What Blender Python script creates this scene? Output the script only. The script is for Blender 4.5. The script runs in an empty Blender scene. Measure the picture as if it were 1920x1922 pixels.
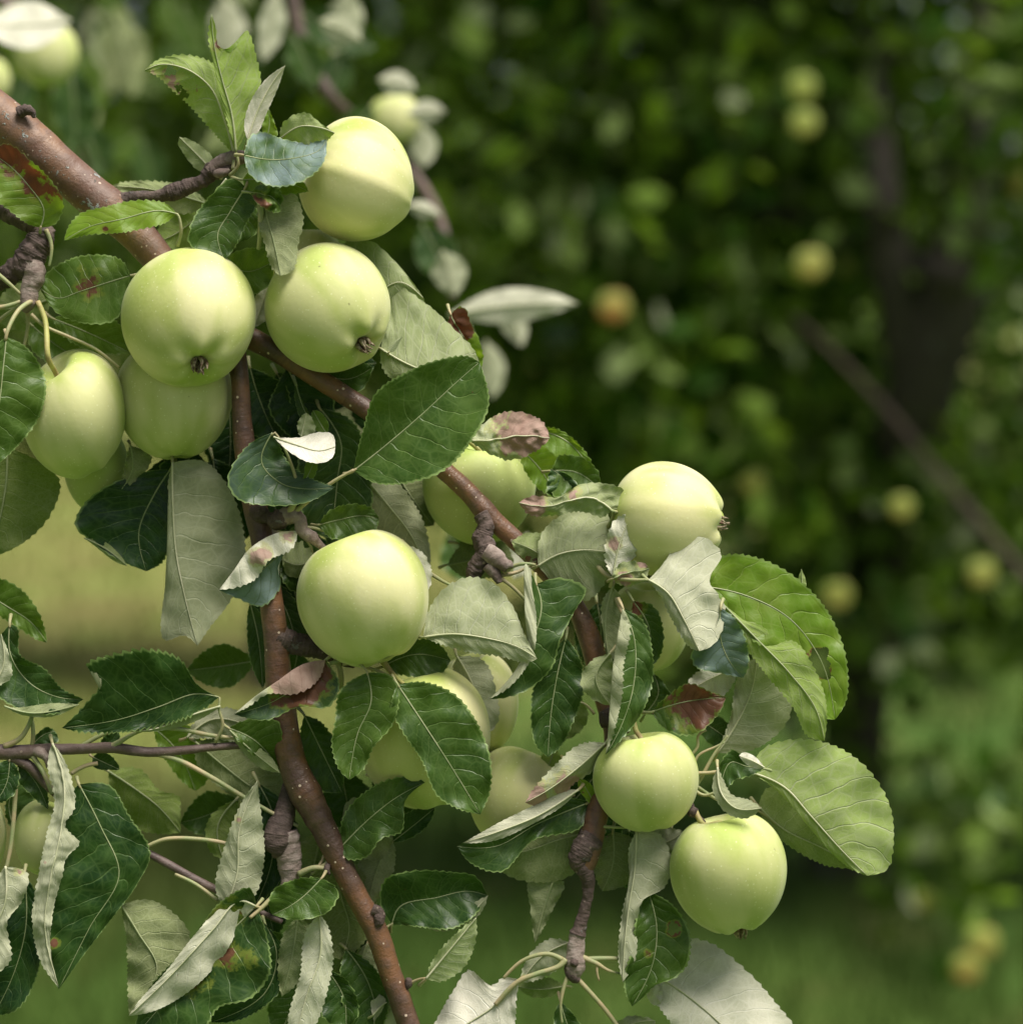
import bpy, math, random
import numpy as np
from mathutils import Vector, noise, Matrix

random.seed(7); rng = np.random.default_rng(7)
scene = bpy.context.scene
C = scene.collection

# ------------------------------------------------------------------ camera
D0 = 1.2                       # distance of the focused branch
CAMH, PITCH = 1.6, math.radians(5)
FPX = 80.0 / 36.0 * 1920       # focal length in photo pixels
PX = D0 / FPX                  # size of a photo pixel at the branch
cam = bpy.data.cameras.new('camera'); cam.lens = 80; cam.sensor_width = 36
cam.clip_start = 0.05; cam.clip_end = 500
cam.dof.use_dof = True; cam.dof.focus_distance = 1.185; cam.dof.aperture_fstop = 4.7; cam.dof.aperture_blades = 0
camo = bpy.data.objects.new('camera', cam); C.objects.link(camo)
camo.location = (0, 0, CAMH); camo.rotation_euler = (math.pi / 2 - PITCH, 0, 0)
scene.camera = camo

# ------------------------------------------------------------------ light
SUN_EL, SUN_AZ = math.radians(68), math.radians(128)   # azimuth from +Y (view direction) towards +X
world = bpy.data.worlds.new('World'); scene.world = world; world.use_nodes = True
wn, wl = world.node_tree.nodes, world.node_tree.links
wn.clear()
wo = wn.new('ShaderNodeOutputWorld'); bg = wn.new('ShaderNodeBackground'); sky = wn.new('ShaderNodeTexSky')
sky.sky_type = 'NISHITA'; sky.sun_disc = False; sky.sun_elevation = SUN_EL; sky.sun_rotation = SUN_AZ
sky.air_density = 1.0; sky.dust_density = 4.0; sky.ozone_density = 1.0
hs = wn.new('ShaderNodeHueSaturation'); hs.inputs['Saturation'].default_value = 0.45   # thin overcast: a greyer sky
wl.new(sky.outputs[0], hs.inputs['Color']); wl.new(hs.outputs[0], bg.inputs[0]); bg.inputs[1].default_value = 0.062; wl.new(bg.outputs[0], wo.inputs[0])
sun = bpy.data.lights.new('sun', 'SUN'); sun.energy = 5.0; sun.angle = math.radians(34); sun.color = (1.0, 0.95, 0.86)
suno = bpy.data.objects.new('sun', sun); C.objects.link(suno)
sd = Vector((math.cos(SUN_EL) * math.sin(SUN_AZ), math.cos(SUN_EL) * math.cos(SUN_AZ), math.sin(SUN_EL)))
suno.rotation_euler = (-sd).to_track_quat('-Z', 'Y').to_euler(); suno.location = (2, -2, 6)
scene.view_settings.view_transform = 'Standard'; scene.view_settings.look = 'None'
scene.view_settings.exposure = 0.36; scene.view_settings.gamma = 1.0; scene.view_settings.use_curve_mapping = False
scene.render.engine = 'CYCLES'
scene.cycles.use_denoising = True
scene.cycles.max_bounces = 6; scene.cycles.diffuse_bounces = 3; scene.cycles.glossy_bounces = 2
scene.cycles.transmission_bounces = 4; scene.cycles.transparent_max_bounces = 4

# ------------------------------------------------------------------ coordinates
cR = np.array([1.0, 0, 0]); cF = np.array([0, math.cos(PITCH), -math.sin(PITCH)]); cU = np.array([0, math.sin(PITCH), math.cos(PITCH)])
CAMP = np.array([0, 0, CAMH])
def W(p):
    """photo pixel + height towards the viewer (in branch pixels) -> world point"""
    p = np.asarray(p, float)
    d = D0 - p[..., 2] * PX
    x = (p[..., 0] - 960) / FPX * d; y = -(p[..., 1] - 961) / FPX * d
    return CAMP + x[..., None] * cR + y[..., None] * cU + d[..., None] * cF
def zd(d): return (D0 - d) / PX

# ------------------------------------------------------------------ materials
def mat(name):
    m = bpy.data.materials.new(name); m.use_nodes = True
    nt = m.node_tree; nt.nodes.clear()
    return m, nt
class N:
    def __init__(s, nt): s.nt = nt
    def __call__(s, t, ins=None, **kw):
        n = s.nt.nodes.new(t)
        for k, v in kw.items(): setattr(n, k, v)
        for k, v in (ins or {}).items():
            if isinstance(v, bpy.types.NodeSocket): s.nt.links.new(v, n.inputs[k])
            elif v is not None: n.inputs[k].default_value = v
        return n
    def m(s, op, a, b=None, c=None, clamp=False):
        n = s.nt.nodes.new('ShaderNodeMath'); n.operation = op; n.use_clamp = clamp
        for i, v in enumerate((a, b, c)):
            if v is None: continue
            if isinstance(v, bpy.types.NodeSocket): s.nt.links.new(v, n.inputs[i])
            else: n.inputs[i].default_value = v
        return n.outputs[0]
    def mix(s, f, a, b, bt='MIX'):
        n = s.nt.nodes.new('ShaderNodeMix'); n.data_type = 'RGBA'; n.blend_type = bt
        for i, v in ((0, f), (6, a), (7, b)):
            if isinstance(v, bpy.types.NodeSocket): s.nt.links.new(v, n.inputs[i])
            elif i == 0: n.inputs[0].default_value = v
            else: n.inputs[i].default_value = (*v, 1)
        return n.outputs[2]
    def sm(s, v, lo, hi):
        n = s.nt.nodes.new('ShaderNodeMapRange'); n.interpolation_type = 'SMOOTHSTEP'
        s.nt.links.new(v, n.inputs[0]); n.inputs[1].default_value = lo; n.inputs[2].default_value = hi
        return n.outputs[0]
    def noise(s, vec, scale, detail=3, rough=0.5):
        n = s('ShaderNodeTexNoise', {'Scale': scale, 'Detail': detail, 'Roughness': rough, 'Vector': vec}); return n.outputs[0]

def leaf_material(name, simple=False):
    m, nt = mat(name); n = N(nt)
    out = n('ShaderNodeOutputMaterial')
    info = n('ShaderNodeObjectInfo')
    geo = n('ShaderNodeNewGeometry')
    if simple:
        at = n('ShaderNodeAttribute', attribute_name='vary'); sep = n('ShaderNodeSeparateColor', {0: at.outputs['Color']})
        tone, pale, rnd = sep.outputs[0], sep.outputs[1], sep.outputs[2]
    else:
        sep = n('ShaderNodeSeparateColor', {0: info.outputs['Color']})
        tone, pale, rnd = sep.outputs[0], sep.outputs[1], sep.outputs[2]
    tc = n('ShaderNodeTexCoord')
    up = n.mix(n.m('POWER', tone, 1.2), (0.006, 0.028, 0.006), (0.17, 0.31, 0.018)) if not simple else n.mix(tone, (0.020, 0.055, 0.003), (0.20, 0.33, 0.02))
    un = n.mix(pale, (0.120, 0.145, 0.042), (0.84, 0.79, 0.70))  # pale felt; its near-white end stands in for sunlit undersides
    un = n.mix(n.m('MULTIPLY', tone, 0.95), un, (0.31, 0.48, 0.05))  # tone tints undersides lime, in place of light glowing through the leaf
    up = n.mix(n.m('MULTIPLY', n.sm(pale, 0.45, 1.0), 0.8), up, (0.26, 0.34, 0.35))  # blue-grey sky reflection painted into the upper face colour
    if simple: un = n.mix(0.5, un, (0.11, 0.20, 0.03))
    if not simple:
        uv = n('ShaderNodeUVMap', uv_map='UVMap'); su = n('ShaderNodeSeparateXYZ', {0: uv.outputs[0]})
        u = su.outputs[0]; v = n.m('SUBTRACT', n.m('MULTIPLY', su.outputs[1], 2), 1)
        av = n.m('ABSOLUTE', v)
        side = n.m('GREATER_THAN', v, 0)
        wob = n.m('MULTIPLY', n.m('SUBTRACT', n.noise(uv.outputs[0], 5, 1), 0.5), 0.07)
        s_ = n.m('SUBTRACT', n.m('ADD', u, wob), n.m('MULTIPLY', n.m('POWER', av, 1.3), 0.17))
        s_ = n.m('ADD', n.m('MULTIPLY', s_, 9.0), n.m('MULTIPLY', side, 0.45))
        d1 = n.m('PINGPONG', s_, 0.5)
        wv = n.m('SUBTRACT', 0.068, n.m('MULTIPLY', av, 0.045))
        vein = n.m('SUBTRACT', 1.0, n.m('DIVIDE', d1, wv), clamp=True)
        mid = n.m('SUBTRACT', 1.0, n.m('DIVIDE', av, n.m('SUBTRACT', 0.055, n.m('MULTIPLY', u, 0.035))), clamp=True)
        big = n.m('MAXIMUM', vein, mid)
        # fine net
        mp = n('ShaderNodeMapping', {0: uv.outputs[0], 3: (28, 15, 1)})
        vo = n('ShaderNodeTexVoronoi', {0: mp.outputs[0], 'Scale': 1.0}, feature='DISTANCE_TO_EDGE')
        fine = n.m('SUBTRACT', 1.0, n.m('MULTIPLY', vo.outputs[0], 7.0), clamp=True)
        vo2 = n('ShaderNodeTexVoronoi', {0: mp.outputs[0], 'Scale': 0.36}, feature='DISTANCE_TO_EDGE')
        fine2 = n.m('SUBTRACT', 1.0, n.m('MULTIPLY', vo2.outputs[0], 11.0), clamp=True)
        net = n.m('MAXIMUM', n.m('MULTIPLY', fine, 0.35), n.m('MULTIPLY', fine2, 0.6))
        oc = tc.outputs['Object']
        blot = n.noise(oc, 60, 3)
        up = n.mix(n.sm(blot, 0.35, 0.75), up, n.mix(tone, (0.022, 0.065, 0.010), (0.20, 0.29, 0.03)))
        veinc = n.mix(tone, (0.10, 0.17, 0.05), (0.34, 0.42, 0.12))
        up = n.mix(n.m('ADD', n.m('MULTIPLY', big, 0.5), n.m('MULTIPLY', net, 0.42)), up, veinc)
        felt = n.noise(oc, 1500, 2)
        un = n.mix(n.m('MULTIPLY', n.sm(felt, 0.3, 0.75), 0.30), un, (0.46, 0.47, 0.25))
        un = n.mix(n.m('MULTIPLY', n.sm(blot, 0.3, 0.7), 0.3), un, (0.10, 0.14, 0.04))
        un = n.mix(n.m('ADD', n.m('MULTIPLY', big, 0.6), n.m('MULTIPLY', net, 0.5)), un, n.mix(pale, (0.33, 0.37, 0.18), (0.86, 0.84, 0.74)))
        # dry patches
        da = n('ShaderNodeAttribute', attribute_name='dry').outputs['Fac']
        nn = n.noise(oc, 130, 4, 0.65)
        thr = n.m('ADD', da, n.m('MULTIPLY', n.m('SUBTRACT', nn, 0.5), 2.2))
        dryf = n.m('MULTIPLY', n.sm(thr, 0.36, 0.62), n.m('GREATER_THAN', da, 0.02))
        spots = n.m('MULTIPLY', n.sm(n.noise(oc, 210, 2), 0.75, 0.79), n.m('GREATER_THAN', rnd, 0.5))
        dryf = n.m('MAXIMUM', dryf, n.m('MULTIPLY', spots, 0.7))
        halo = n.m('MULTIPLY', n.m('MULTIPLY', n.sm(thr, 0.05, 0.36), n.m('GREATER_THAN', da, 0.02)), 0.6)
        up = n.mix(halo, up, (0.20, 0.24, 0.035)); un = n.mix(halo, un, (0.42, 0.42, 0.16))
        dcu = n.mix(nn, (0.045, 0.018, 0.012), (0.21, 0.095, 0.05))
        dcd = n.mix(nn, (0.19, 0.095, 0.07), (0.58, 0.43, 0.36))
        up = n.mix(dryf, up, dcu); un = n.mix(dryf, un, dcd)
        edge = n.sm(av, 0.955, 0.985)
        up = n.mix(n.m('MULTIPLY', edge, 0.6), up, (0.26, 0.36, 0.12))
        h = n.m('ADD', n.m('MULTIPLY', big, -1.0), n.m('MULTIPLY', net, -0.35))
        bu = n('ShaderNodeBump', {'Strength': 0.6, 'Distance': 0.0004, 'Height': h})
        h2 = n.m('ADD', n.m('ADD', n.m('MULTIPLY', big, 1.3), n.m('MULTIPLY', net, 0.7)), n.m('MULTIPLY', felt, 0.25))
        bd = n('ShaderNodeBump', {'Strength': 0.6, 'Distance': 0.0003, 'Height': h2})
        nu, nd = bu.outputs[0], bd.outputs[0]
    else:
        nu = nd = None
        dryf = n.m('MULTIPLY', rnd, 0.0)
    pu = n('ShaderNodeBsdfPrincipled', {'Base Color': up, 'Roughness': 0.40 if not simple else 0.55, 'Specular IOR Level': 0.30 if not simple else 0.08, 'Normal': nu})
    pd = n('ShaderNodeBsdfPrincipled', {'Base Color': un, 'Roughness': 0.85, 'Specular IOR Level': 0.15, 'Normal': nd})
    tcol = n.mix(tone, (0.04, 0.13, 0.008), (0.42, 0.62, 0.03))
    if not simple:
        tcol = n.mix(n.m('MULTIPLY', big, 0.5), tcol, n.mix(0.5, tcol, (0.04, 0.10, 0.01)))
        tcol = n.mix(dryf, tcol, (0.22, 0.05, 0.02))
    tr = n('ShaderNodeBsdfTranslucent', {'Color': tcol})
    ms = n('ShaderNodeMixShader', {0: geo.outputs['Backfacing'], 1: pu.outputs[0], 2: pd.outputs[0]})
    mf = n('ShaderNodeMixShader', {0: n.m('ADD', 0.09, n.m('MULTIPLY', tone, 0.38)), 1: ms.outputs[0], 2: tr.outputs[0]})
    nt.links.new(mf.outputs[0], out.inputs[0])
    return m

def stem_material(name, c1, c2, rough=0.6):
    m, nt = mat(name); n = N(nt); out = n('ShaderNodeOutputMaterial'); tc = n('ShaderNodeTexCoord')
    a = n.noise(tc.outputs['Object'], 90, 3); b = n.noise(tc.outputs['Object'], 1200, 2)
    col = n.mix(n.sm(a, 0.3, 0.7), c1, c2); col = n.mix(n.m('MULTIPLY', b, 0.3), col, (0.5, 0.5, 0.4))
    bp = n('ShaderNodeBump', {'Strength': 0.3, 'Distance': 0.0004, 'Height': b})
    p = n('ShaderNodeBsdfPrincipled', {'Base Color': col, 'Roughness': rough, 'Normal': bp.outputs[0], 'Subsurface Weight': 0.0})
    nt.links.new(p.outputs[0], out.inputs[0]); return m

def bark_material(name, c1, c2, c3, rough, spots=1.0, ridge=0.5, lich=0.0, scale=1.0, depth=0.0009):
    m, nt = mat(name); n = N(nt); out = n('ShaderNodeOutputMaterial'); tc = n('ShaderNodeTexCoord'); oc = tc.outputs['Object']
    a = n.noise(oc, 28 * scale, 4, 0.6); b = n.noise(oc, 160 * scale, 4, 0.6); f = n.noise(oc, 900 * scale, 3, 0.6)
    col = n.mix(n.sm(a, 0.38, 0.62), c1, c2); col = n.mix(n.m('MULTIPLY', n.sm(b, 0.45, 0.7), 0.7), col, c3)
    col = n.mix(n.m('MULTIPLY', f, 0.35), col, n.mix(0.5, c3, (0.30, 0.25, 0.2)))
    uv = n('ShaderNodeUVMap', uv_map='UVMap')
    vo = n('ShaderNodeTexVoronoi', {0: oc, 'Scale': 270.0 * scale, 'Randomness': 1.0})
    sel = n.m('GREATER_THAN', n('ShaderNodeSeparateColor', {0: vo.outputs['Color']}).outputs[0], 0.58)
    rr = n.m('MULTIPLY', n('ShaderNodeSeparateColor', {0: vo.outputs['Color']}).outputs[1], 0.15)
    dot = n.m('MULTIPLY', n.m('LESS_THAN', vo.outputs['Distance'], n.m('ADD', rr, 0.07)), sel)
    dot = n.m('MULTIPLY', dot, spots)
    col = n.mix(dot, col, (0.58, 0.46, 0.36))
    rings = n.noise(n('ShaderNodeMapping', {0: uv.outputs[0], 3: (260 * scale, 1.5, 1)}).outputs[0], 1.0, 3, 0.7)
    col = n.mix(n.m('MULTIPLY', n.sm(rings, 0.55, 0.7), ridge), col, n.mix(0.5, c1, (0.01, 0.006, 0.005)))
    lm = n.m('MULTIPLY', n.sm(n.noise(oc, 120 * scale, 5, 0.7), 0.60, 0.64), n.sm(n.noise(oc, 14 * scale, 1), 0.42, 0.55))
    lm = n.m('MULTIPLY', lm, lich); col = n.mix(lm, col, (0.33, 0.36, 0.35))
    h = n.m('ADD', n.m('ADD', n.m('MULTIPLY', b, 0.8), n.m('MULTIPLY', rings, ridge * 1.6)), n.m('ADD', n.m('MULTIPLY', dot, 0.7), n.m('MULTIPLY', f, 0.35)))
    h = n.m('ADD', h, n.m('MULTIPLY', lm, 1.0))
    bp = n('ShaderNodeBump', {'Strength': 0.8, 'Distance': depth / scale, 'Height': h})
    rg = n.m('ADD', rough, n.m('MULTIPLY', n.m('SUBTRACT', b, 0.5), 0.4), clamp=True)
    p = n('ShaderNodeBsdfPrincipled', {'Base Color': col, 'Roughness': rg, 'Normal': bp.outputs[0]})
    nt.links.new(p.outputs[0], out.inputs[0]); return m

def apple_material(name, distant=False):
    m, nt = mat(name); n = N(nt); out = n('ShaderNodeOutputMaterial'); tc = n('ShaderNodeTexCoord'); oc = tc.outputs['Object']
    info = n('ShaderNodeObjectInfo'); sep = n('ShaderNodeSeparateColor', {0: info.outputs['Color']})
    a = n.noise(oc, 22, 2); b = n.noise(oc, 420, 3)
    warm = sep.outputs[0]
    pol = n('ShaderNodeAttribute', attribute_name='polar').outputs['Vector']
    if not distant:
        st1 = n.noise(n('ShaderNodeMapping', {0: pol, 3: (1.5, 1.5, 0.35)}).outputs[0], 1.0, 2)
        st2 = n.noise(n('ShaderNodeMapping', {0: pol, 3: (9, 9, 1.0)}).outputs[0], 1.0, 3)
        base = n.mix(n.sm(n.m('ADD', n.m('MULTIPLY', a, 0.5), n.m('MULTIPLY', st1, 0.5)), 0.40, 0.60), (0.38, 0.46, 0.10), (0.65, 0.64, 0.34))
        base = n.mix(n.m('MULTIPLY', n.sm(st2, 0.45, 0.75), 0.07), base, (0.36, 0.45, 0.09))
    else:
        base = n.mix(n.sm(a, 0.35, 0.7), (0.21, 0.27, 0.045), (0.34, 0.36, 0.07))  # far skin is darker, crown shade put into its base colour
    base = n.mix(n.m('MULTIPLY', n.m('SUBTRACT', b, 0.4), 0.35), base, (0.70, 0.72, 0.38))
    base = n.mix(n.m('MULTIPLY', sep.outputs[1], 0.8), base, (0.26, 0.38, 0.06))
    base = n.mix(n.m('MULTIPLY', n.sm(n.noise(oc, 16, 1), 0.4, 0.62), warm), base, (0.36, 0.17, 0.04) if distant else (0.75, 0.66, 0.36))
    vo = n('ShaderNodeTexVoronoi', {0: oc, 'Scale': 330.0})
    sp = n.m('LESS_THAN', vo.outputs['Distance'], 0.13)
    base = n.mix(n.m('MULTIPLY', sp, 0.45), base, (0.80, 0.82, 0.55))
    rus = n('ShaderNodeAttribute', attribute_name='rus').outputs['Fac']
    rusf = n.sm(n.m('ADD', rus, n.m('MULTIPLY', n.m('SUBTRACT', n.noise(oc, 260, 4), 0.5), 0.5)), 0.5, 0.9)
    base = n.mix(n.m('MULTIPLY', rusf, 0.8), base, (0.20, 0.24, 0.10))
    scab = n.m('MULTIPLY', n.sm(n.noise(oc, 170, 1), 0.80, 0.82), 0.6)
    base = n.mix(scab, base, (0.16, 0.15, 0.06))
    bp = n('ShaderNodeBump', {'Strength': 0.2, 'Distance': 0.0005, 'Height': b})
    p = n('ShaderNodeBsdfPrincipled', {'Base Color': base, 'Roughness': n.m('ADD', 0.58, n.m('MULTIPLY', n.m('SUBTRACT', b, 0.5), 0.3)),
          'Specular IOR Level': 0.3, 'Subsurface Weight': 0.0 if distant else 0.18, 'Subsurface Scale': 0.006, 'Subsurface Radius': (1.0, 0.9, 0.35), 'Normal': bp.outputs[0],
          'Sheen Weight': 0.12, 'Sheen Roughness': 0.4})
    nt.links.new(p.outputs[0], out.inputs[0]); return m

def flat_mat(name, c1, c2, scale=200, rough=0.8):
    m, nt = mat(name); n = N(nt); out = n('ShaderNodeOutputMaterial'); tc = n('ShaderNodeTexCoord')
    a = n.noise(tc.outputs['Object'], scale, 3)
    p = n('ShaderNodeBsdfPrincipled', {'Base Color': n.mix(n.sm(a, 0.35, 0.65), c1, c2), 'Roughness': rough})
    nt.links.new(p.outputs[0], out.inputs[0]); return m

MLEAF = leaf_material('leaf_blade')
MFAR = leaf_material('far_leaf', True)
MRIB = stem_material('leaf_rib', (0.20, 0.26, 0.09), (0.32, 0.35, 0.17))
MRIBP = stem_material('pale_leaf_rib', (0.42, 0.44, 0.25), (0.55, 0.54, 0.36))
MSTEM = stem_material('leaf_stem', (0.22, 0.28, 0.09), (0.40, 0.30, 0.15))
MSTALK = stem_material('apple_stalk', (0.40, 0.40, 0.08), (0.33, 0.22, 0.08))
MBARK = bark_material('young_bark', (0.050, 0.020, 0.013), (0.19, 0.080, 0.030), (0.11, 0.060, 0.045), 0.42, 1.0, 0.35)
MLIMB = bark_material('limb_bark', (0.12, 0.052, 0.030), (0.24, 0.12, 0.055), (0.15, 0.095, 0.08), 0.55, 0.8, 0.3, 1.0)
MDARK = bark_material('spur_bark', (0.024, 0.012, 0.010), (0.065, 0.038, 0.034), (0.13, 0.09, 0.08), 0.85, 0.25, 0.45, 0.3, 1.0, 0.0015)
MPALEB = bark_material('spur_tip_bark', (0.13, 0.085, 0.075), (0.25, 0.19, 0.165), (0.36, 0.30, 0.27), 0.85, 0.1, 0.35, 0.0, 1.0, 0.0012)
MTWIG = bark_material('twig_bark', (0.060, 0.034, 0.034), (0.12, 0.075, 0.06), (0.17, 0.12, 0.11), 0.55, 0.3, 0.2)
MFARLIMB = bark_material('far_limb_bark', (0.05, 0.033, 0.025), (0.085, 0.055, 0.042), (0.07, 0.05, 0.04), 0.9, 0.0, 0.3, 0.0, 0.15)
MTRUNK = bark_material('trunk_bark', (0.014, 0.012, 0.010), (0.034, 0.028, 0.023), (0.052, 0.044, 0.036), 0.9, 0.0, 0.6, 0.3, 0.15)
MAPPLE = apple_material('apple_skin')
MFAPPLE = apple_material('far_apple_skin', True)
MCALYX = flat_mat('calyx', (0.10, 0.055, 0.03), (0.36, 0.30, 0.20), 500)

# ------------------------------------------------------------------ mesh helpers
def mesh_from(name, V, F, mats, smooth=True, mi=None, uv=None, attrs=None, origin=None):
    V = np.asarray(V, float)
    if origin is not None: V = V - origin
    me = bpy.data.meshes.new(name)
    F = np.asarray(F, int)
    me.vertices.add(len(V)); me.vertices.foreach_set('co', V.astype(np.float32).ravel())
    k = F.shape[1]
    me.loops.add(len(F) * k); me.loops.foreach_set('vertex_index', F.ravel().astype(np.int32))
    me.polygons.add(len(F)); me.polygons.foreach_set('loop_start', (np.arange(len(F)) * k).astype(np.int32))
    if mi is not None: me.polygons.foreach_set('material_index', np.asarray(mi, np.int32))
    me.polygons.foreach_set('use_smooth', np.full(len(F), smooth))
    if uv is not None:
        l = me.uv_layers.new(name='UVMap'); l.data.foreach_set('uv', np.asarray(uv, np.float32)[F.ravel()].ravel())
    for an, av in (attrs or {}).items():
        av = np.asarray(av, np.float32)
        if av.ndim == 1:
            a = me.attributes.new(an, 'FLOAT', 'POINT'); a.data.foreach_set('value', av)
        else:
            a = me.attributes.new(an, 'FLOAT_COLOR', 'POINT'); a.data.foreach_set('color', av.ravel())
    for m in mats: me.materials.append(m)
    me.update(calc_edges=True); me.validate()
    return me

def obj(name, me, parent=None, loc=None):
    o = bpy.data.objects.new(name, me); C.objects.link(o)
    if parent is not None: o.parent = parent
    if loc is not None: o.location = loc
    return o
def thing(name, loc, label, cat, group=None, kind=None):
    o = bpy.data.objects.new(name, None); C.objects.link(o); o.empty_display_size = 0.02
    o.location = loc; o['label'] = label; o['category'] = cat
    if group: o['group'] = group
    if kind: o['kind'] = kind
    return o

def hermite(t, K, tq):
    """K [k,...] values at knots t, sampled at tq"""
    t = np.asarray(t, float); K = np.asarray(K, float); k = len(t)
    if k == 2:
        w = ((tq - t[0]) / (t[1] - t[0])).reshape((-1,) + (1,) * (K.ndim - 1)); return K[0] * (1 - w) + K[1] * w
    h = np.diff(t); sh = (-1,) + (1,) * (K.ndim - 1)
    d = np.diff(K, axis=0) / h.reshape(sh)
    m = np.zeros_like(K)
    m[1:-1] = (d[:-1] * h[1:].reshape(sh) + d[1:] * h[:-1].reshape(sh)) / (h[1:] + h[:-1]).reshape(sh)
    m[0] = 1.5 * d[0] - 0.5 * m[1]; m[-1] = 1.5 * d[-1] - 0.5 * m[-2]
    i = np.clip(np.searchsorted(t, tq, side='right') - 1, 0, k - 2)
    hh = h[i]; s = ((tq - t[i]) / hh).reshape(sh); hh = hh.reshape(sh)
    return ((2*s**3 - 3*s**2 + 1) * K[i] + (s**3 - 2*s**2 + s) * hh * m[i] + (-2*s**3 + 3*s**2) * K[i+1] + (s**3 - s**2) * hh * m[i+1])
def resample(P, n):
    P = np.asarray(P, float)
    keep = [0] + [i for i in range(1, len(P)) if np.linalg.norm(P[i] - P[i-1]) > 0.5]
    P = P[keep]
    t = np.concatenate([[0], np.cumsum(np.linalg.norm(np.diff(P, axis=0), axis=1) ** 0.75)])
    Q = hermite(t, P, np.linspace(0, t[-1], 200))
    t2 = np.concatenate([[0], np.cumsum(np.linalg.norm(np.diff(Q, axis=0), axis=1))])
    q = np.linspace(0, t2[-1], n)
    return np.stack([np.interp(q, t2, Q[:, c]) for c in range(Q.shape[1])], 1)

def tube(P, R, seg=10, rough=0.0, rs=0.05, cap=True, flat=None):
    """P world points [n,3], R radii [n] -> V, F, uv"""
    P = np.asarray(P, float); n = len(P)
    T = np.gradient(P, axis=0); T /= np.linalg.norm(T, axis=1)[:, None] + 1e-12
    ref = np.array([0.31, 0.2, 0.93]); V = []; uv = []
    a = np.cross(T[0], ref); a /= np.linalg.norm(a)
    s = 0
    for i in range(n):
        a = a - T[i] * a.dot(T[i]); a /= np.linalg.norm(a) + 1e-12
        b = np.cross(T[i], a)
        if i: s += np.linalg.norm(P[i] - P[i-1])
        for j in range(seg):
            th = 2 * math.pi * j / seg
            r = R[i]
            if rough:
                q = (P[i] + (a * math.cos(th) + b * math.sin(th)) * r)
                r *= 1 + rough * (noise.noise(Vector(q / rs)) + 0.5 * noise.noise(Vector(q / rs * 2.7)))
            V.append(P[i] + (a * math.cos(th) + b * math.sin(th)) * r); uv.append((s, j / seg))
    F = [(i*seg+j, i*seg+(j+1) % seg, (i+1)*seg+(j+1) % seg, (i+1)*seg+j) for i in range(n-1) for j in range(seg)]
    if cap:
        for i, c in ((0, P[0]), (n-1, P[-1])):
            k = len(V); V.append(c); uv.append((0, 0))
            for j in range(0, seg, 2):
                q = (k, i*seg+(j+2) % seg, i*seg+j+1, i*seg+j) if i == 0 else (k, i*seg+j, i*seg+j+1, i*seg+(j+2) % seg)
                F.append(q)
    return np.array(V), np.array(F), np.array(uv)
def join(parts):
    V, F, U, MI = [], [], [], []; o = 0
    for (v, f, u, mi) in parts:
        V.append(v); F.append(f + o); U.append(u); MI.append(np.full(len(f), mi)); o += len(v)
    return np.concatenate(V), np.concatenate(F), np.concatenate(U), np.concatenate(MI)

def wood(name, pts, mat_, parent, rough=0.05, rs=0.012, seg=18, step=5, label=None, knots=()):
    """pts: (px, py, z, diameter px)"""
    P = np.array(pts, float); L = np.sum(np.linalg.norm(np.diff(P[:, :2], axis=0), axis=1))
    Q = resample(P, max(6, int(L / (step if mat_ not in (MDARK, MPALEB) else 1.3))))
    R = Q[:, 3] / 2 * PX
    for (kx, ky, kr, ka) in knots:
        R = R * (1 + ka * np.exp(-((Q[:, 0]-kx)**2 + (Q[:, 1]-ky)**2) / kr**2))
    if mat_ in (MDARK, MPALEB) and L > 12:
        sl = np.concatenate([[0], np.cumsum(np.linalg.norm(np.diff(Q[:, :2], axis=0), axis=1))])
        w1 = sl / 5.0 + 1.3 * np.sin(sl * 0.13 + L); f1 = w1 % 1.0
        amp_ = np.array([0.6 + 0.9 * noise.noise(Vector((x * 0.11, L, 0))) for x in sl])
        R = R * (1 + (0.07 if mat_ is MDARK else 0.04) * amp_ * (f1 ** 2 - 0.3))
    Wp = W(Q[:, :3]); dd = (D0 - Q[:, 2] * PX) / D0
    if mat_ in (MDARK, MPALEB): rough *= 1.1; rs *= 0.7; seg = seg + 8
    V, F, U = tube(Wp, R * dd, seg, rough, rs)
    o = np.array(parent.location)
    ob = obj(name, mesh_from(name, V, F, [mat_], uv=U, origin=o), parent)
    if label: ob['label'] = label
    return ob

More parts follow.
